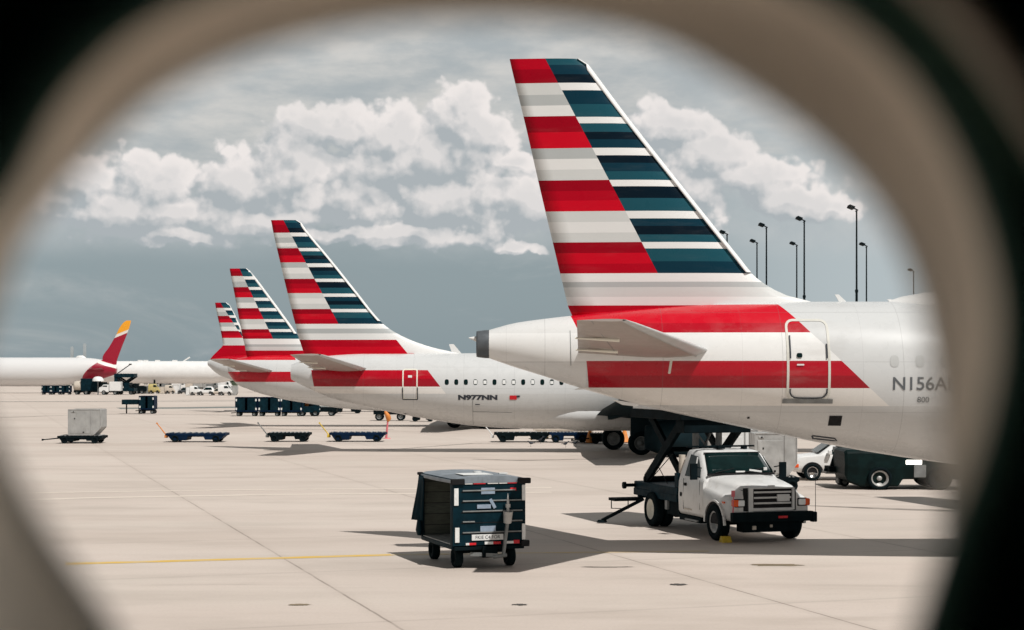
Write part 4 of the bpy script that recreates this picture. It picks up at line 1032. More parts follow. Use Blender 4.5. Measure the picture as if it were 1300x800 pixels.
# chassis and bed
part_mesh('chassis', M['black'], truck, lambda b: (b.box((-5.5, -.45, .55), (.9, -.3, .8)), b.box((-5.5, .3, .55), (.9, .45, .8)), b.box((-4.45, -.9, .42), (-3.95, .9, .56)), b.box((-.1, -.9, .4), (.1, .9, .5)), b.tube((-2.9, -.8, .62), (-2.9, -1.02, .62), .26), b.box((-3.4, -1.05, .42), (-2.5, -.6, .8)), b.box((-2.4, -1.1, .35), (-1.0, -.8, .5)), b.box((-3.1, .6, .42), (-2.4, 1.05, .8))), .015)
part_mesh('step', M['steel'], truck, lambda b: (b.box((-1.9, -1.16, .38), (-1.1, -.98, .43)), b.box((-3.38, -1.12, .55), (-3.22, -1.04, .95))), .01)
part_mesh('bed', M['teal'], truck, lambda b: (b.box((-5.7, -1.12, .98), (-2.5, 1.12, 1.2)), b.box((-5.7, -1.14, .80), (-2.5, -1.04, 1.0)), b.box((-5.7, 1.04, .80), (-2.5, 1.14, 1.0)), b.box((-5.75, -1.0, .7), (-5.6, 1.0, 1.18)), b.box((-2.75, -1.1, 1.2), (-2.5, 1.1, 1.6))), .02)
part_mesh('outrigger', M['black'], truck, lambda b: (b.bar((-5.0, -1.1, .72), (-5.6, -2.15, .08), .09, .10), b.tube((-5.6, -2.15, .03), (-5.6, -2.15, .09), .16, .12), b.tube((-5.6, -1.1, 1.08), (-5.6, -1.42, 1.08), .05), b.tube((-5.6, -1.42, 1.08), (-5.6, -1.50, 1.08), .10), b.box((-5.6, -1.95, .66), (-5.1, -1.1, .74)), b.tube((-5.5, -1.9, .66), (-5.5, -1.9, .42), .015), b.tube((-5.2, -1.5, .66), (-5.2, -1.5, .42), .015), b.bar((-5.5, -1.9, .43), (-5.2, -1.5, .43), .02, .02)))
def arms(b, s):
    b.bar((-5.2, s, 1.28), (-2.45, s, 3.1), .12, .26)
def arms2(b, s):
    b.bar((-2.75, s, 1.3), (-5.3, s, 3.1), .10, .22)
for s in (-.92, .92):
    part_mesh('scissor_arm', M['black'], truck, lambda b: arms(b, s), .01); part_mesh('scissor_arm', M['black'], truck, lambda b: arms2(b, s * .82), .01)
part_mesh('hydraulic_ram', M['steel'], truck, lambda b: (b.tube((-3.0, -.35, 1.6), (-3.0, -.35, 2.95), .09), b.tube((-3.0, .35, 1.6), (-3.0, .35, 2.95), .09), b.bar((-2.9, -.5, 1.6), (-3.3, .3, 2.8), .05, .05), b.bar((-2.9, .5, 1.6), (-3.3, -.3, 2.8), .05, .05)))
part_mesh('cross_tube', M['black'], truck, lambda b: (b.tube((-4.0, -.95, 2.18), (-4.0, .95, 2.18), .07), b.tube((-5.2, -1.0, 1.28), (-5.2, 1.0, 1.28), .08), b.tube((-2.5, -1.0, 3.05), (-2.5, 1.0, 3.05), .08)))
part_mesh('stay_cable', M['hole'], truck, lambda b: (b.tube((-4.9, -.95, 1.25), (-3.2, -.95, 2.1), .012, n=6), b.tube((-3.6, -.95, 1.25), (-4.5, -.95, 1.85), .012, n=6)))
part_mesh('lift_body', [M['black'], M['truckwhite']], truck, lambda b: (b.box((-5.9, -1.15, 3.05), (-2.2, 1.15, 3.3)), b.box((-5.8, -1.12, 3.3), (-2.4, 1.12, 5.1), 1), b.box((-2.9, -1.0, 2.7), (-2.3, 1.0, 3.05))), .02)

# ================================================================== containers and dollies
def dolly(label, lng, wid, mat, loc, rz=0, tow='up', zt_=.52, wr=.2, colr=None, group='dollies and carts standing on the apron'):
    r_ = thing('dolly', label, 'dolly', loc, rz, group)
    h = lng / 2
    part_mesh('deck', M[mat], r_, lambda b: (b.box((-h, -wid / 2, zt_ - .15), (h, wid / 2, zt_)), b.prism([(-h * .92, zt_ - .15), (-h * .80, .12), (-h * .30, .12), (-h * .25, zt_ - .15)], -wid / 2 + .02, wid / 2 - .02), b.prism([(h * .25, zt_ - .15), (h * .32, .16), (h * .80, .16), (h * .95, zt_ - .15)], -wid / 2 + .02, wid / 2 - .02), b.box((-h * .27, -wid / 2 + .04, zt_ - .22), (h * .27, wid / 2 - .04, zt_ - .14))), .015)
    part_mesh('roller', M['alu'], r_, lambda b: [b.tube((-h + .2 + i * (lng - .4) / 9, -wid / 2 + .1, zt_ + .02), (-h + .2 + i * (lng - .4) / 9, wid / 2 - .1, zt_ + .02), .035, n=8) for i in range(10)])
    for x_ in (-h * .68, h * .68):
        for s in (-1, 1): wheel(r_, (x_, s * (wid / 2 - .05), wr), wr, .14, s, 'black', n=18)
    if tow == 'up': part_mesh('tow_bar', M[colr or 'orange'], r_, lambda b: (b.tube((-h - .05, 0, .35), (-h - .68, 0, 1.15), .04, .03, 8), b.box((-h - .2, -.1, .25), (-h, .1, .42)), b.tube((-h - .68, -.08, 1.15), (-h - .68, .08, 1.15), .05, n=8)))
    elif tow == 'down': part_mesh('tow_bar', M[colr or 'black'], r_, lambda b: (b.tube((-h - .05, 0, .3), (-h - 1.1, 0, .2), .04, .03, 8), b.tube((-h - 1.1, 0, .14), (-h - 1.1, 0, .26), .06, n=8)))
    return r_
def cargo(label, loc, rz, mat='container', sx=1.0, group=None):
    r_ = thing('cargo_container', label, 'container', loc, rz, group)
    P = [(-.98, 0), (.55, 0), (.98, .48), (.98, 1.56), (-.98, 1.56)]
    P = [(a * sx, b_) for a, b_ in P]
    part_mesh('shell', M[mat], r_, lambda b: b.prism(P, -.74, .74), .02)
    part_mesh('edge_frame', M['alu'], r_, lambda b: [b.bar((P[i][0], s * .745, P[i][1] + .02 if P[i][1] == 0 else P[i][1]), (P[(i + 1) % 5][0], s * .745, P[(i + 1) % 5][1] + .02 if P[(i + 1) % 5][1] == 0 else P[(i + 1) % 5][1]), .03, .05) for i in range(5) for s in (-1, 1)] + [b.box((.40 * sx, -.765, .05), (.45 * sx, -.74, 1.52))])
    part_mesh('door_panel', M[mat], r_, lambda b: (b.box((-.85 * sx, -.76, .1), (.33 * sx, -.74, 1.30)), b.box((-.8 * sx, -.765, 1.38), (-.55 * sx, -.74, 1.46))), .008)
    part_mesh('latch', M['hole'], r_, lambda b: (b.box((-.62 * sx, -.775, .98), (-.56 * sx, -.76, 1.05)), b.box((-.1 * sx, -.775, .15), (0, -.76, .22)), b.box((-.70 * sx, -.772, 1.39), (-.62 * sx, -.765, 1.45))))
    return r_
def at(px_, py_): return ground(px_, py_)
p = at(105, 562.5); dolly('black dolly carrying a single grey cargo container at far left', 2.7, 1.6, 'black', p, 0, 'down', .46, .21)
cargo('scuffed light grey cargo container riding on a black dolly at far left', (X(111, p.y), p.y, .50), 0)
p = at(251, 561); dolly('low navy flat dolly with raised orange tow bar, left of the other empty dollies', 3.7, 1.6, 'navy', p, 0, 'up', .56, .22)
p = at(368, 560.5); dolly('short black roller dolly with thin raised tow bar between two navy dollies', 2.6, 1.5, 'black', p, 0, 'up', .56, .22, 'steel')
p = at(455, 560.5); dolly('navy flat dolly with raised yellow tow bar beside the red marker pole', 3.5, 1.6, 'navy', p, 0, 'up', .58, .22, 'yellow')
p = at(663, 561); dolly('dark dolly with raised white tow bar under the second airliner', 3.5, 1.6, 'black', p, 0, 'up', .60, .24, 'white')
p = at(722, 561.5); dolly('dark blue roller dolly hitched between two others under the second airliner', 2.4, 1.5, 'navy', p, 0, 'down', .62, .24, 'yellow')
p = at(769, 563); dolly('short dark dolly just left of the main wheels of the second airliner', 1.9, 1.5, 'black', p, 0, 'down', .62, .24)
p = at(716, 557); dolly('rearmost empty dolly under the second airliner, behind the hitched ones', 4.0, 1.5, 'beige', (p.x, p.y, 0), 0, 'down', .70, .22)
# white and grey containers behind the truck
cargo('tall white cargo container behind the truck cab', (X(930, 66), 66, .56), 0, 'white', .9)
dolly('dolly under the tall white cargo container behind the truck', 2.6, 1.6, 'black', (X(930, 66), 66, 0), 0, None, .52, .22)
cargo('weathered grey cargo container beside the white one, behind the truck', (X(981, 62.5), 62.5, .56), 0, 'alu', .78)
dolly('dolly under the weathered grey cargo container beside the white car', 1.7, 1.6, 'black', (X(981, 62.5), 62.5, 0), 0, None, .52, .22)

# marker pole, cones
mp = thing('marker_pole', 'thin pinkish red marker pole with orange hood at the navy dolly end', 'marker pole', at(491.5, 557))
part_mesh('pole', M['pink'], mp, lambda b: (b.tube((-.06, 0, .03), (.04, 0, 1.15), .075, .055), b.tube((0, 0, 0), (0, 0, .05), .25, .2)))
part_mesh('hood', M['orange'], mp, lambda b: b.loft([[Vector((cx_ + r_ * math.cos(a * math.pi / 5), r_ * math.sin(a * math.pi / 5), z_)) for a in range(10)] for cx_, r_, z_ in ((.06, .06, 1.1), (.10, .17, 1.28), (.04, .18, 1.5), (-.08, .12, 1.72), (-.14, .04, 1.84))]))
def cone(label, loc, h, mat='orange'):
    c = thing('traffic_cone', label, 'traffic cone', loc, 0, 'cones by the landing gear')
    part_mesh('body', M[mat], c, lambda b: b.lathe([(h * .34, .03), (h * .30, .06), (h * .05, h), (.001, h)], (0, 0, 0), 'z', 20))
    part_mesh('base', M['hole'] if mat == 'orange' else M['orange'], c, lambda b: b.box((-h * .42, -h * .42, .004), (h * .42, h * .42, .04)), .01)
    part_mesh('reflective_band', M['plate'], c, lambda b: b.lathe([(h * .215, h * .38), (h * .15, h * .58)], (0, 0, 0), 'z', 20))
    return c
cone('tall orange traffic cone in front of the short dark dolly', at(749, 562.5), .92)
cone('orange and cream cone between the main wheels of the second airliner', (at(793, 562).x, at(793, 562).y, 0), .95, 'orange')

# birds
def bird(label, px_, py_, flip, up):
    r_ = thing('bird', label, 'bird', at(px_, py_), math.pi if flip else 0, 'small dark birds standing on the apron')
    def body(b):
        st = [(-.26, .20, .012), (-.17, .21, .02), (-.08, .20, .05), (0, .20 + up * .02, .07), (.08, .225 + up * .05, .062), (.12, .27 + up * .07, .04), (.15, .30 + up * .08, .042), (.19, .305 + up * .08, .03), (.22, .30 + up * .08, .010), (.26, .295 + up * .08, .002)]
        b.loft([[Vector((x_, r2 * .8 * math.sin(2 * math.pi * i / 12), z_ + r2 * math.cos(2 * math.pi * i / 12))) for i in range(12)] for x_, z_, r2 in st])
        for s in (-.025, .025): b.tube((.0, s, .15), (.01, s, .0), .008, .006, 6); b.tube((-.02, s, .006), (.05, s, .006), .006, .003, 6)
    part_mesh('body', M['ink'], r_, body)
    return r_
bird('leftmost of the four small dark birds, head down', 674, 567, True, 0)
bird('second small dark bird from the left, standing upright', 686, 563, False, 1.2)
bird('third small dark bird from the left, near the dollies', 718, 568, False, .4)
bird('rightmost of the four small dark birds', 731, 567, False, 1)

# ================================================================== vehicles further back
def car(label, name, cat, loc, rz, lng=4.6, wid=1.85, h=1.65, mat='white', kind='suv', group=None, detail=True, scale=None):
    """local x forward; SUV or van body with wheels, glazing and lamps"""
    r_ = thing(name, label, cat, loc, rz, group)
    f, k = lng / 2, wid / 2
    hood_z = h * (.60 if kind != 'van' else .66)
    if kind == 'van': st = [(f, .9, .55), (f - .15, .98, .95), (f - .75, 1.0, hood_z), (f - 1.3, .9, h - .12), (f - 1.6, .92, h), (-f + .1, .92, h), (-f, .9, h - .08)]
    else: st = [(f, .80, hood_z * .72), (f - .08, .92, hood_z * .88), (f - .5, .97, hood_z * .97), (f - 1.15, 1.0, hood_z * 1.04), (f - 1.95, .80, h - .06), (f - 2.4, .78, h), (-f + .7, .76, h - .03), (-f + .12, .82, hood_z * 1.1), (-f, .88, hood_z * .9)]
    def body(b):
        rings = []
        for x_, wk, zt_ in st:
            zb_ = .30 if abs(x_) < f - .2 else .38
            belt = min(zt_ - .04, hood_z * .98)
            rings.append(sec(x_, [(0, zt_), (k * wk * .8, zt_ - .015), (k * wk * .93, zt_ - .06), (k * (wk + .98) / 2, (zt_ + belt) / 2), (k * .985, belt - .04), (k, (belt + zb_) / 2), (k * .97, zb_ + .05), (k * .85, zb_), (0, zb_)]))
        b.loft(rings)
    bd_ = part_mesh('body', M[mat], r_, body)
    for s in (-1, 1):
        def win(b):
            x0 = f - 1.45; x1 = -f + .75
            pts = [(x0, hood_z + .03), (x0 - .55, h - .16), (x1 - .1, h - .16), (x1 - .35, hood_z + .05)] if kind != 'van' else [(f - .95, hood_z + .05), (f - 1.35, h - .2), (f - 2.1, h - .2), (f - 2.1, hood_z + .05)]
            yy = lambda z_: k * (.985 - .19 * (z_ - hood_z) / (h - hood_z)) + .006 if kind != 'van' else k * .985 + .004
            P = [(x_, s * yy(z_), z_) for x_, z_ in pts]; quadp(b, P if s < 0 else P[::-1], -.01)
        part_mesh('side_window', M['glass'], r_, win)
        for x_ in (f - .85, -f + .85):
            def arch(b):  # black half disc on the body side paints the shaded wheel well
                n = 12; b.prism([(x_ + .43 * math.cos(math.pi * i / n), .33 + .42 * math.sin(math.pi * i / n)) for i in range(n + 1)], s * (k * .9), s * (k + .012))
            part_mesh('wheel_arch', M['hole'], r_, arch)
            wheel(r_, (x_, s * (k - .06), .345), .345, .22, s, 'chrome', n=24, rimfrac=.68)
        if detail:
            part_mesh('headlight', M['lamp'], r_, lambda b: b.box((f - .38, s * k * .86 - .1, hood_z * .72), (f - .03, s * k * .86 + .13, hood_z * .83)), .03)
            part_mesh('marker_lamp', M['amber'], r_, lambda b: b.box((f - .30, s * (k - .04), .53), (f - .04, s * (k + .02), .67)), .02)
            part_mesh('mirror', M[mat], r_, lambda b: b.box((f - 1.6, s * (k + .02), hood_z + .02), (f - 1.45, s * (k + .2), hood_z + .2)), .03)
    def wsf(b):
        if kind == 'van': pts = [(f - .73, -k * .85, hood_z + .05), (f - .73, k * .85, hood_z + .05), (f - 1.25, k * .78, h - .17), (f - 1.25, -k * .78, h - .17)]
        else: pts = [(f - 1.13, -k * .80, hood_z * 1.04 + .04), (f - 1.13, k * .80, hood_z * 1.04 + .04), (f - 1.86, k * .7, h - .08), (f - 1.86, -k * .7, h - .08)]
        quadp(b, [(x_ + .03, y_, z_ + .03) for x_, y_, z_ in pts], .015)
    part_mesh('windshield', M['glass'], r_, wsf)
    if scale: r_.scale = scale
    return r_
pc = at(1073, 608.5)
car('white sport utility car parked under the nearest fuselage, facing left', 'parked_car', 'car', pc, math.pi, 4.7, 1.95, 1.72)
# ground power unit between car and tug
gpu = thing('ground_power_unit', 'small black wheeled power unit with a pink strap beside the white car', 'equipment cart', (X(1066, 65), 65, 0))
part_mesh('housing', M['black'], gpu, lambda b: (b.box((-.5, -.5, .55), (.4, .5, .75)), b.box((-.15, -.4, .75), (.35, .4, 1.45)), b.tube((-.3, 0, .7), (-.05, 0, 1.5), .1), b.bar((-.6, 0, .6), (.35, 0, .7), .1, .1)), .02)
part_mesh('frame', M['steel'], gpu, lambda b: (b.box((-.1, -.3, .1), (0, .3, .55)), b.box((-.6, -.45, .48), (.5, .45, .56)), b.box((-.25, -.1, 1.3), (-.1, .1, 1.5))))
part_mesh('strap', M['pink'], gpu, lambda b: b.box((.36, -.52, .75), (.43, -.5, 1.25)))
for s in (-1, 1): wheel(gpu, (.1, s * .45, .18), .18, .12, s, n=16)
# dark tug at right
tg = thing('aircraft_tug', 'low dark green aircraft tug with lit lamp, under the fuselage at right', 'tug', (X(1141, 62.7), 63.8, 0), 0)
def tug_body(b):
    b.loft([[Vector((x_, y_, z_)) for y_, z_ in ((-1.1 * w_, zb_), (-1.15 * w_, (zb_ + zt_) / 2), (-1.1 * w_, zt_ - .1), (-.95 * w_, zt_), (.95 * w_, zt_), (1.1 * w_, zt_ - .1), (1.15 * w_, (zb_ + zt_) / 2), (1.1 * w_, zb_))] for x_, zb_, zt_, w_ in ((-2.0, .6, 1.52, .96), (-1.9, .35, 1.6, 1), (-1.4, .12, 1.62, 1), (-.0, .14, 1.56, 1), (.15, .42, 1.5, 1), (1.3, .42, 1.40, 1), (2.6, .42, 1.38, 1), (2.7, .6, 1.30, .96))], smooth=False)
part_mesh('body', paint('tug_green', (.002, .010, .010), .5, var=.3, spec=.12), tg, tug_body, .05)
for x_ in (-.72, 1.5):
    for s in (-1, 1): wheel(tg, (x_, s * 1.1, .46), .46, .3, s, 'alu' if x_ < 0 else 'rubber', n=28, rimfrac=.72)
tg.scale = (1, 1, .92)
part_mesh('headlight', M['litlamp'], tg, lambda b: b.box((.25, -1.17, 1.02), (.85, -1.12, 1.2)), .03)
part_mesh('side_skirt', M['steel'], tg, lambda b: b.box((.55, -1.165, .50), (1.0, -1.14, 1.0)), .02)
part_mesh('windshield', M['glass'], tg, lambda b: b.box((-1.2, -.9, 1.6), (-.4, .9, 1.72)), .05)

# navy cart train with tractor
def small_cart(label, loc, rz=0, lng=2.3, h=1.85, mat='navy', group='covered baggage carts standing in a train', name='baggage_cart'):
    r_ = thing(name, label, 'baggage cart', loc, rz, group); f = lng / 2
    part_mesh('body', M[mat], r_, lambda b: (b.box((-f, -.75, .5), (-f + .06, .75, h - .05)), b.box((f - .06, -.75, .5), (f, .75, h - .05)), b.box((-f, -.75, h - .06), (f, .75, h)), b.box((-f, -.75, .45), (f, .75, .55)), b.box((-f, .7, .5), (f, .75, h - .05))), .02)
    part_mesh('curtain', M['teal'], r_, lambda b: (b.box((-f + .08, -.77, .58), (-.12, -.74, h - .12)), b.box((.12, -.77, .58), (f - .1, -.74, h - .12))), .02)
    part_mesh('reflector', M['plate'], r_, lambda b: [b.box((x_ - .07, -.79, z_), (x_ + .07, -.77, z_ + .22)) for x_ in (-f + .12, f - .12) for z_ in (.6, h - .4)], .02)
    part_mesh('chassis', M['black'], r_, lambda b: (b.box((-f + .1, -.5, .3), (f - .1, .5, .45)), b.tube((-f, 0, .35), (-f - .5, 0, .3), .04)), .01)
    for x_ in (-f * .7, f * .7):
        for s in (-1, 1): wheel(r_, (x_, s * .6, .21), .21, .15, s, 'steel', n=16)
    return r_
dT = gd(528.3)
labs = ['leftmost navy covered cart of the train beyond the empty dollies', 'middle navy covered cart of the train beyond the empty dollies', 'navy covered cart hitched right behind the small tractor']
sc0 = small_cart(labs[0], (X(314, dT), dT, 0), 0, 2.15, 1.86)
for i, p in enumerate((343, 371)): dup(sc0, (X(p, dT), dT, 0), 0, labs[i + 1])
tr = thing('tow_tractor', 'small dark tow tractor at the right end of the navy cart train', 'tractor', (X(392, dT), dT, 0), 0)
part_mesh('body', M['teal'], tr, lambda b: (b.box((-.9, -.6, .35), (1.1, .6, .95)), b.box((-.9, -.6, .95), (-.4, .6, 1.3)), b.box((.5, -.55, .95), (1.0, .55, 1.15))), .04)
part_mesh('canopy', M['black'], tr, lambda b: (b.box((-.9, -.6, 1.85), (.5, .6, 1.93)), b.tube((-.85, -.55, .9), (-.85, -.55, 1.86), .03), b.tube((.4, -.55, .9), (.4, -.55, 1.86), .03), b.tube((-.85, .55, .9), (-.85, .55, 1.86), .03), b.tube((.4, .55, .9), (.4, .55, 1.86), .03)))
part_mesh('lamp', M['lamp'], tr, lambda b: b.box((1.1, -.5, .6), (1.14, -.3, .75)))
for x_ in (-.6, .7):
    for s in (-1, 1): wheel(tr, (x_, s * .55, .28), .28, .2, s, 'steel', n=16)
bl_ = thing('belt_loader', 'dark belt loader with raised orange belt beside the tow tractor', 'belt loader', (X(410, dT + 1), dT + 1, 0), 0)
part_mesh('body', M['black'], bl_, lambda b: (b.box((-1.4, -.8, .4), (1.4, .8, .85)), b.box((-1.3, -.8, .85), (-.5, -.3, 1.2)), b.bar((.9, 0, .9), (2.2, 0, 1.1), 1.0, .25)), .03)
part_mesh('belt', M['orange'], bl_, lambda b: (b.bar((-1.7, -.3, 1.1), (.4, -.3, 1.75), .7, .12), b.box((-1.9, -.6, .9), (-1.1, -.2, 1.5))), .02)
part_mesh('chute', M['white'], bl_, lambda b: b.box((.2, -.9, 1.0), (.9, -.82, 1.35)), .02)
for x_ in (-.9, .9):
    for s in (-1, 1): wheel(bl_, (x_, s * .7, .32), .32, .22, s, 'steel', n=16)
dolly('long black dolly beyond the belt loader, under the second tail', 3.4, 1.5, 'black', (X(440, 176), 176, 0), 0, 'down', .9, .3)
# pair at left: dark flat cart and cube cart
dQ = gd(525.3)
small_cart('dark navy box cart with pale end panel, alone beyond the container', (X(188, dQ), dQ, 0), 0, 1.6, 1.85, 'navy')
fl = thing('flatbed_trailer', 'dark green low trailer body sticking out left of the lone box cart', 'trailer', (X(167, dQ), dQ + .6, 0), 0)
part_mesh('deck', M['teal'], fl, lambda b: (b.box((-1.0, -.7, .95), (1.0, .7, 1.45)),), .03)
part_mesh('leg', M['hole'], fl, lambda b: (b.box((-.7, -.1, 0), (-.6, .1, .95)), b.box((.6, -.1, 0), (.7, .1, .95))))
# dark vehicle parts below plane 2's tail
dK = gd(534)
tk = thing('baggage_tractor', 'dark tractor with grey hood under the belly of the second airliner', 'tractor', (X(492, dK), dK, 0), 0)
part_mesh('body', M['black'], tk, lambda b: (b.box((-1.2, -.7, .55), (1.0, .7, 1.1)), b.box((-1.1, -.7, 1.0), (-.2, .7, 1.35))), .05)
part_mesh('hood', M['steel'], tk, lambda b: b.prism([(.9, .5), (2.3, .55), (2.0, .95), (1.0, 1.05)], -.6, .6), .05)
for x_ in (-.7, 1.2):
    for s in (-1, 1): wheel(tk, (x_, s * .6, .36), .36, .24, s, 'steel', n=18)
p = at(537, 535); dolly('low black dolly right of the dark tractor, under the second airliner', 1.9, 1.4, 'black', p, 0, None, .6, .26)

# ------------------------------------------------ equipment beneath and beside the crimson-tailed airliner
dI = gd(501)
def box_truck(label, px_, d, lng, h, mat_box, mat_cab, rz=0, name='service_truck', group='vehicles parked around the far airliners', cabh=.78):
    r_ = thing(name, label, 'truck', (X(px_, d), d, 0), rz, group); f = lng / 2
    part_mesh('box_body', M[mat_box], r_, lambda b: b.box((-f, -1.1, .7), (f - 1.9, 1.1, h)), .06)
    part_mesh('cab', M[mat_cab], r_, lambda b: b.prism([(f - 1.8, .5), (f, .5), (f, 1.3), (f - .5, 1.5), (f - .8, h * cabh), (f - 1.8, h * cabh)], -1.05, 1.05), .08)
    part_mesh('side_window', M['glass'], r_, lambda b: b.prism([(f - 1.5, 1.45), (f - .62, 1.5), (f - .88, h * cabh - .15), (f - 1.5, h * cabh - .15)], -1.07, 1.07))
    part_mesh('chassis', M['black'], r_, lambda b: b.box((-f, -.9, .45), (f - .2, .9, .7)))
    for x_ in (-f + 1.0, f - .9):
        for s in (-1, 1): wheel(r_, (x_, s * .95, .42), .42, .28, s, 'steel', n=14)
    return r_
box_truck('dark service truck with white dome under the crimson tail', 122, dI, 5.2, 3.0, 'teal', 'black')
box_truck('white cab truck in front of the dark scissor loader by the crimson tail', 141, dI - 2, 4.0, 2.4, 'white', 'white', math.pi)
bt = thing('fuel_bowser', 'beige rounded tank trailer left of the dark truck under the crimson tail', 'tank trailer', (X(104, dI), dI, 0))
part_mesh('tank', M['beige'], bt, lambda b: b.lathe([(.001, -1.5), (.8, -1.4), (.95, -1.0), (.95, 1.0), (.8, 1.4), (.001, 1.5)], (0, 0, 1.6), 'x', 20))
part_mesh('frame', M['black'], bt, lambda b: b.box((-1.4, -.6, .4), (1.4, .6, .8)))
for x_ in (-.8, .8):
    for s in (-1, 1): wheel(bt, (x_, s * .6, .35), .35, .25, s, n=14)
sl = thing('cargo_loader', 'tall dark scissor loader standing behind the crimson-tailed airliner', 'cargo loader', (X(160, dI), dI, 0))
part_mesh('platform', M['teal'], sl, lambda b: (b.box((-1.9, -1.5, 3.2), (1.8, 1.5, 3.9)), b.box((-1.9, -1.5, .6), (1.8, 1.5, 1.2)), b.box((-.1, -1.5, 1.2), (.9, 1.5, 2.2)), b.box((-1.9, -1.4, 1.2), (-1.3, 1.4, 3.2))), .05)
part_mesh('scissor_arm', M['black'], sl, lambda b: [(b.bar((-1.5, y_, 1.2), (1.6, y_, 3.3), .2, .3), b.bar((1.6, y_, 1.2), (-1.5, y_, 3.3), .2, .3)) for y_ in (-1.3, 1.3)])
part_mesh('boom', M['hole'], sl, lambda b: (b.bar((-1.4, -1, 3.9), (1.0, -1, 5.6), .12, .15), b.box((.8, -1.15, 5.5), (1.25, -.85, 5.75))))
for x_ in (-1.2, 1.2):
    for s in (-1, 1): wheel(sl, (x_, s * 1.2, .42), .42, .3, s, n=14)
small_blue = []
for i, (p_, lb) in enumerate(((60, 'navy covered cart at far left under the white fuselage'), (72, 'second navy covered cart from the far left under the white fuselage'), (84, 'navy covered cart nearest the beige tank trailer'))):
    if i == 0: c0 = small_cart(lb, (X(p_, dI), dI, 0), 0, 1.8, 1.7, 'navy', 'navy carts under the crimson-tailed airliner')
    else: dup(c0, (X(p_, dI), dI, 0), 0, lb)
part = box_truck('small dark truck with pale top right of the cargo loader', 178, gd(500), 2.9, 2.0, 'black', 'black')
dome = thing('satellite_dome', 'white rounded canopy cover above the dark service truck', 'cover', (X(124.5, dI - 1.4), dI - 1.4, 2.5)); 
part_mesh('shell', M['white'], dome, lambda b: b.lathe([(1.05, 0), (1.0, .35), (.75, .7), (.4, .85), (.001, .9)], (0, 0, 0), 'z', 18))
part_mesh('stand', M['steel'], dome, lambda b: b.tube((0, 0, -2.5), (0, 0, 0), .12))

# right of it: row of small vehicles and boxes along the far service road
dF = gd(500.5)
row = [('container', 187, 1.0, 1.5, 'steel', 'grey narrow container at the left end of the far equipment row'),
       ('van', 197, 2.3, 1.9, 'paleyellow', 'pale yellow van in the far equipment row'),
       ('container', 207.5, 1.35, 1.35, 'beige', 'cream box container right of the pale yellow van'),
       ('van', 217, 2.0, 1.7, 'beige', 'beige van with dark opening in the far equipment row'),
       ('container', 224.5, 1.1, 1.7, 'white', 'white upright container left of the dark parked car'),
       ('car', 233, 1.9, 1.2, 'exhaust', 'dark grey car between white containers in the far row'),
       ('container', 240.5, 1.0, 1.5, 'white', 'second white container right of the dark grey car'),
       ('van', 249, 2.0, 1.7, 'white', 'white van in the middle of the far row'),
       ('car', 262, 3.0, 1.6, 'white', 'white car with dark wheels standing ahead of the far row'),
       ('car', 275, 2.2, 1.3, 'beige', 'pale car right of the white car in the far row'),
       ('van', 287, 2.6, 1.9, 'white', 'white van at the right end of the far row'),
       ('container', 298, 1.0, 1.7, 'container', 'grey container at the right end of the far row')]
for kd, p_, wpx, h_, mt, lb in row:
    d_ = gd(500 if p_ < 240 else 502)
    if kd == 'container':
        c_ = cargo(lb, (X(p_, d_), d_, .01), 0, mt, wpx / 1.96 * 1.0, 'containers in the far equipment row'); c_.scale = (1, 1, h_ / 1.56)
    elif kd == 'van':
        c_ = car(lb, 'van', 'van', (X(p_, d_), d_, 0), 0 if int(p_) % 2 else math.pi, 3.6, 1.8, 2.0, mt, 'van', 'vans in the far equipment row', False, (wpx / 3.6, 1, h_ / 2.0))
    else:
        c_ = car(lb, 'parked_car', 'car', (X(p_, d_), d_, 0), math.pi, 4.0, 1.8, 1.55, mt, 'suv', 'cars in the far equipment row', False, (wpx / 4.0, 1, h_ / 1.55))
# vehicles behind that row and beneath the plain white airliner
for p_, wpx, h_, mt, lb in ((244, 2.0, 2.4, 'beige', 'beige box truck standing behind the far equipment row'), (256, 2.6, 2.5, 'container', 'grey box truck behind the white car of the far row'), (270, 2.0, 2.1, 'steel', 'small grey truck among the far trees')):
    r_ = box_truck(lb, p_, 372, 5.0, 2.6, mt, mt); r_.scale = (wpx * 1.3 / 5.0, 1, h_ / 2.3)

for i_, (p_, q_, nm_, lb_) in enumerate(((212, 372, 'steel', 'long grey trailer end standing behind the beige van'), (228, 372, 'white', 'white box truck peeking over the dark grey car'), (285, 374, 'white', 'white box truck behind the van at the right end of the far row'))):
    r_ = box_truck(lb_, p_, q_, 5.0, 2.8, nm_, nm_); r_.scale = (.62, 1, .95)
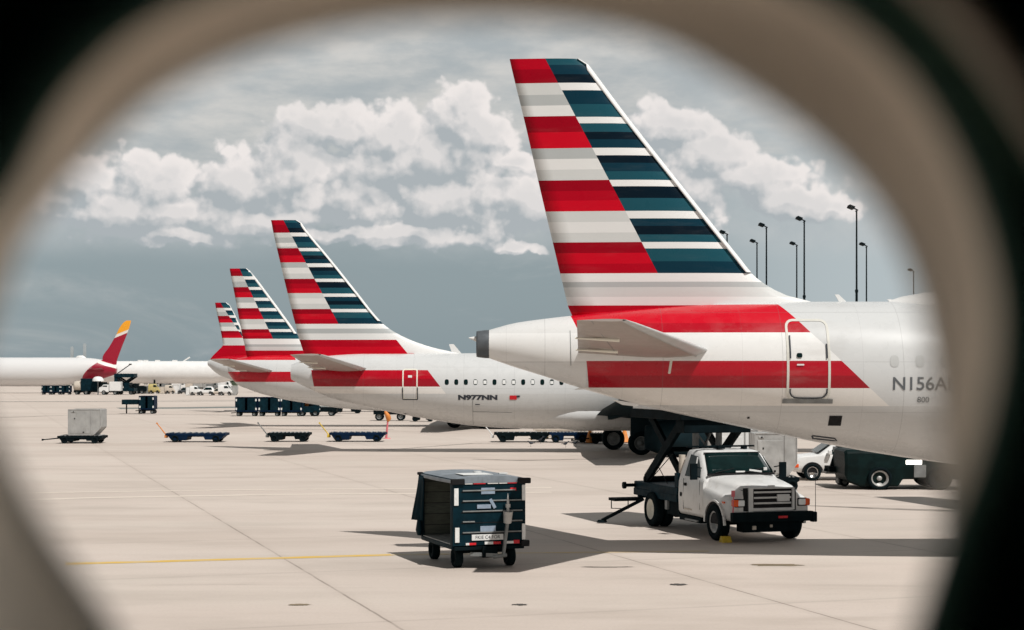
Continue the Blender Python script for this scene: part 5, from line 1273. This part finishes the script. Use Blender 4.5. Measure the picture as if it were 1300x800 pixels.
# far tree line
def tree_mat():
    m, t, b = newmat('far_foliage'); tc = t.n('ShaderNodeTexCoord').outputs['Object']
    t.link(t.mix(t.smooth(t.noise(tc, .6, 6, .7), .3, .7), (.025, .038, .022), (.075, .095, .055)), b.inputs['Base Color']); b.inputs['Roughness'].default_value = .9
    return m
def trees():
    b = MB(); rnd = random.Random(3)
    for k in range(2600):
        px_ = rnd.uniform(-60, 1400); d = 520 + rnd.uniform(-14, 14)
        hmax = 4.2 + 2.6 * math.sin(px_ * .11) * math.sin(px_ * .037 + 1) + 1.5 * math.sin(px_ * .31)
        z_ = rnd.uniform(.2, max(1.0, hmax)); s_ = rnd.uniform(.5, 1.2); c = Vector((X(px_, d), d, z_))
        n_ = Vector((rnd.uniform(-1, 1), rnd.uniform(-1, .2), rnd.uniform(-.3, 1))).normalized(); u_ = n_.orthogonal().normalized(); v_ = n_.cross(u_)
        b.add([c + u_ * s_, c + v_ * s_ * .8, c - u_ * s_, c - v_ * s_ * .8], [(0, 1, 2, 3)])
        if k % 3 == 0: b.add([c - n_ * s_ * .5 + u_ * s_ * .7, c + v_ * s_, c - u_ * s_ * .6 + n_ * s_ * .4], [(0, 1, 2)])
    return b.build('tree_line', tree_mat())
tag(trees(), 'low dark tree line on the horizon behind the far airliners', 'trees', kind='stuff')
for px_, yt, lb in ((91.5, 441, 'faint far tower, left one of the pair above the white fuselage'), (107.5, 437, 'faint far tower, right one of the pair and slightly taller')):
    tw = thing('tower_block', lb, 'building', (X(px_, 2600), 2600, 0), 0, 'pair of faint towers on the horizon')
    hgt = Z(yt, 2600)
    part_mesh('shaft', M['glove'], tw, lambda b: b.box((-1.8, -3, 0), (1.8, 3, hgt)), .2)
    part_mesh('crown', M['glove'], tw, lambda b: b.box((-1.0, -1.5, hgt), (1.0, 1.5, hgt + 1.5)))

# ================================================================== floodlight masts
def mast(label, px_, ytop, first=[None]):
    d = F * 18.0 / (CY - ytop)
    if first[0] is None:
        r_ = thing('floodlight_mast', label, 'light pole', (X(px_, d), d, 0), 0, 'floodlight masts beyond the nearest airliner'); ht = H + 18.0
        part_mesh('pole', M['black'], r_, lambda b: (b.tube((0, 0, 0), (0, 0, ht - 9), .17, .14, 10), b.tube((0, 0, ht - 9), (0, 0, ht), .11, .09, 10), b.tube((0, 0, ht - 9.2), (0, 0, ht - 8.9), .19, .19, 10)))
        hd = part_mesh('lamp_head', M['black'], r_, lambda b: (b.bar((.15, 0, ht), (-.55, 0, ht + .35), .2, .12), b.tube((0, -.6, ht - .05), (0, .6, ht - .05), .06, n=8)))
        part_mesh('floodlight', M['black'], hd, lambda b: [b.box((-.95, y_ - .22, ht + .18), (-.3, y_ + .22, ht + .50), 0, Matrix.Rotation(R(22), 3, 'Y')) for y_ in (-.5, 0, .5)], .03)
        first[0] = r_; return r_
    return dup(first[0], (X(px_, d), d, 0), 0, label)
for a in ((1087.5, 267, 'tallest floodlight mast, right of the middle of the group'), (1021, 281, 'second tallest floodlight mast, left of the tallest one'), (973, 289, 'third tallest floodlight mast, nearest tall one to the big tail'),
          (961, 309, 'short floodlight mast just left of the third tallest'), (1011.5, 312, 'short floodlight mast just left of the second tallest'), (1100, 313, 'short floodlight mast just right of the tallest'), (923, 298, 'floodlight mast whose head peeks over the big tail edge'), (1160, 345, 'farthest faint floodlight mast by the window edge at right')):
    mast(a[2], a[0], a[1])

# ================================================================== the cabin window we look through
def loopify(pts, d, n=96, y=None):
    """closed Catmull-Rom through measured points, resampled evenly by angle"""
    P = [Vector((X(a, d), d, Z(b_, d))) for a, b_ in pts]; m_ = len(P); out = []
    for i in range(m_):
        p0, p1, p2, p3 = P[i - 1], P[i], P[(i + 1) % m_], P[(i + 2) % m_]
        for k in range(16):
            u = k / 16
            out.append(.5 * ((2 * p1) + (-p0 + p2) * u + (2 * p0 - 5 * p1 + 4 * p2 - p3) * u * u + (-p0 + 3 * p1 - 3 * p2 + p3) * u ** 3))
    c = Vector((X(610, d), d, Z(520, d))); res = []
    ang = [math.atan2((p.z - c.z), (p.x - c.x)) for p in out]
    for j in range(n):
        a = -math.pi + 2 * math.pi * j / n
        k = min(range(len(out)), key=lambda i: abs((ang[i] - a + math.pi) % (2 * math.pi) - math.pi))
        k2 = (k + 1) % len(out) if ((a - ang[k] + math.pi) % (2 * math.pi) - math.pi) * ((ang[(k + 1) % len(out)] - ang[k] + math.pi) % (2 * math.pi) - math.pi) > 0 else k - 1
        da = ((ang[k2] - ang[k] + math.pi) % (2 * math.pi) - math.pi) or 1; u = max(0, min(1, ((a - ang[k] + math.pi) % (2 * math.pi) - math.pi) / da))
        res.append(out[k].lerp(out[k2], u))
    return res
OUT = [(-40, 490), (-22, 400), (16, 305), (62, 240), (125, 172), (190, 115), (280, 68), (390, 34), (500, 16), (640, 12), (760, 22), (850, 46), (935, 92), (1020, 150), (1082, 206), (1128, 262), (1163, 330), (1184, 400), (1197, 480), (1204, 560), (1208, 640), (1202, 760), (1175, 890), (1105, 1010), (950, 1090), (700, 1125), (450, 1105), (290, 1030), (190, 925), (118, 800), (50, 700), (-6, 600)]
INN = [(-120, 480), (-75, 360), (22, 240), (72, 145), (124, 84), (190, 32), (280, -10), (400, -45), (600, -80), (800, -70), (950, -35), (1065, 20), (1150, 98), (1212, 200), (1248, 300), (1265, 390), (1262, 470), (1240, 565), (1208, 650), (1182, 725), (1158, 800), (1120, 900), (1040, 1060), (880, 1180), (600, 1230), (300, 1180), (90, 1050), (-40, 880), (-75, 680)]
dO, dI2 = .50, .455
lo = loopify(OUT, dO); li = loopify(INN, dI2)
cab_w = thing('cabin_window', 'out-of-focus beige and black aircraft cabin window surround framing the whole view', 'window', (0, .5, H - .6))
off_ = Vector((0, .5, H - .6))
def matte(name, c, rough=.7, green=0):
    return paint(name, c, rough, var=.05, scale=30)
mrev = matte('beige_window_reveal', (.84, .74, .62)); mdark = matte('dark_cabin_lining', (.20, .42, .37), .9); mlip = matte('highlit_window_lip', (.90, .88, .84), .5)
nL = len(lo)
def reveal(b):
    rr = []
    for k in range(9):
        u = k / 8; bulge = math.sin(u * math.pi) * .006
        ring = []
        for a, c in zip(lo, li):
            p = a.lerp(c, u); cen = Vector((X(610, .5), p.y, Z(520, .5))); dr_ = (p - cen).normalized()
            p = p + dr_ * bulge
            ring.append(p - off_)
        rr.append(ring)
    b.loft(rr, caps=False)
part_mesh('window_reveal', mrev, cab_w, reveal)
def lip(b):  # white colour and wider lower left stand in for the edge highlight
    rr = []
    for dx, dy in ((0, 0), (-.0022, .0015), (-.0025, .004), (0, .006), (.006, .006), (.006, .0)):
        rr.append([p + (Vector((p.x - X(610, .5), 0, p.z - Z(520, .5))).normalized() * dx * (2.2 if p.x < X(610, .5) and p.z < Z(560, .5) and dx < 0 else 1)) + Vector((0, dy + .0005, 0)) - off_ for p in lo])
    rr.append(rr[0]); b.loft(rr, caps=False)
part_mesh('window_lip', mlip, cab_w, lip)
def wall(b):
    def rect(p, sx_, sz_, y_):
        c = Vector((X(610, .5), y_, Z(520, .5))); v = p - c; k = 1e9
        if abs(v.x) > 1e-9: k = min(k, sx_ / abs(v.x))
        if abs(v.z) > 1e-9: k = min(k, sz_ / abs(v.z))
        return Vector((c.x + v.x * k, y_, c.z + v.z * k))
    cen = Vector((X(610, .5), 0, Z(520, .5)))
    r0 = [p - off_ for p in li]
    r1 = []; r2 = []; r3 = []
    for p in li:
        dd = Vector((p.x - cen.x, 0, p.z - cen.z)).normalized()
        r1.append(p + dd * .004 + Vector((0, -.004, 0)) - off_); r2.append(p + dd * .016 + Vector((0, -.008, 0)) - off_); r3.append(p + dd * .03 + Vector((0, -.005, 0)) - off_)
    r4 = [rect(p, .9, .75, .447) - off_ for p in li]
    b.loft([r0, r1, r2, r3, r4], caps=False)
part_mesh('wall_panel', mdark, cab_w, wall)
def highlight_arc(b):  # beige arc added to stand in for the lit rim of the bezel
    n0 = len(li); rr = []; cen = Vector((X(610, .5), 0, Z(520, .5)))
    sel = sorted([p for p in li if .38 < math.atan2(p.z - cen.z, p.x - cen.x) < 1.05], key=lambda p: math.atan2(p.z - cen.z, p.x - cen.x))
    for i, p in enumerate(sel):
        dd = Vector((p.x - cen.x, 0, p.z - cen.z)).normalized(); k = math.sin(math.pi * (i + .3) / (len(sel) - .4)) ** .5
        o_ = p + dd * .020 + Vector((0, -.016, 0))
        rr.append([o_ + dd * .0075 * k * math.cos(a * math.pi / 5) + Vector((0, .010 * k * math.sin(a * math.pi / 5), 0)) - off_ for a in range(10)])
    b.loft(rr)
part_mesh('rim_highlight', mrev, cab_w, highlight_arc)
def skin(b):
    cen = Vector((X(610, .5), 0, Z(520, .5))); ro = []; rs = []
    for p in lo:
        v = Vector((p.x - cen.x, 0, p.z - cen.z)); k = 1e9
        if abs(v.x) > 1e-9: k = min(k, .9 / abs(v.x))
        if abs(v.z) > 1e-9: k = min(k, .75 / abs(v.z))
        ro.append(Vector((p.x, .5075, p.z)) - off_); rs.append(Vector((cen.x + v.x * k, .5075, cen.z + v.z * k)) - off_)
    b.loft([ro, rs], caps=False)
part_mesh('outer_skin', M['white'], cab_w, skin)
def shell(b):
    x0, x1, z0_, z1_ = X(610, .5) - .9, X(610, .5) + .9, Z(520, .5) - .75, Z(520, .5) + .75
    ya, yb_ = .5075, -2.6
    q1 = [Vector((x0, ya, z0_)), Vector((x1, ya, z0_)), Vector((x1, ya, z1_)), Vector((x0, ya, z1_))]
    def ins(v, k): return v
    # floor drops to the cabin floor, ceiling curves over
    prof = [(.5075, z0_), (.30, z0_ - .45), (-2.6, z0_ - .45), (-2.6, z1_ + .2), (-.3, z1_ + .35), (.5075, z1_)]
    A_ = [Vector((x0, y_, z_)) - off_ for y_, z_ in prof]; B_ = [Vector((x1, y_, z_)) - off_ for y_, z_ in prof]
    n = len(prof)
    for i in range(n - 1): b.add([A_[i], A_[i + 1], B_[i + 1], B_[i]], [(0, 1, 2, 3)])
    b.add(A_, [tuple(range(n))]); b.add(B_, [tuple(range(n))])
part_mesh('cabin_lining', mdark, cab_w, shell)

# ================================================================== camera
cam = bpy.data.cameras.new('camera'); co = bpy.data.objects.new('camera', cam); col.objects.link(co)
co.location = (0, 0, H); co.rotation_euler = (R(90), 0, 0)
cam.sensor_width = 36; cam.lens = 36 * F / 1300; cam.shift_y = 71 / 1300
cam.clip_start = .02; cam.clip_end = 12000
cam.dof.use_dof = True; cam.dof.focus_distance = 46; cam.dof.aperture_fstop = 4.2
sc.camera = co
sc.view_settings.view_transform = 'Standard'; sc.view_settings.look = 'None'; sc.view_settings.gamma = 1; sc.view_settings.exposure = 0
sc.view_settings.use_curve_mapping = False
sc.render.engine = 'CYCLES'
sc.cycles.use_denoising = True
sc.cycles.max_bounces = 6; sc.cycles.diffuse_bounces = 4; sc.cycles.glossy_bounces = 3; sc.cycles.transparent_max_bounces = 4
sc.cycles.caustics_reflective = False; sc.cycles.caustics_refractive = False
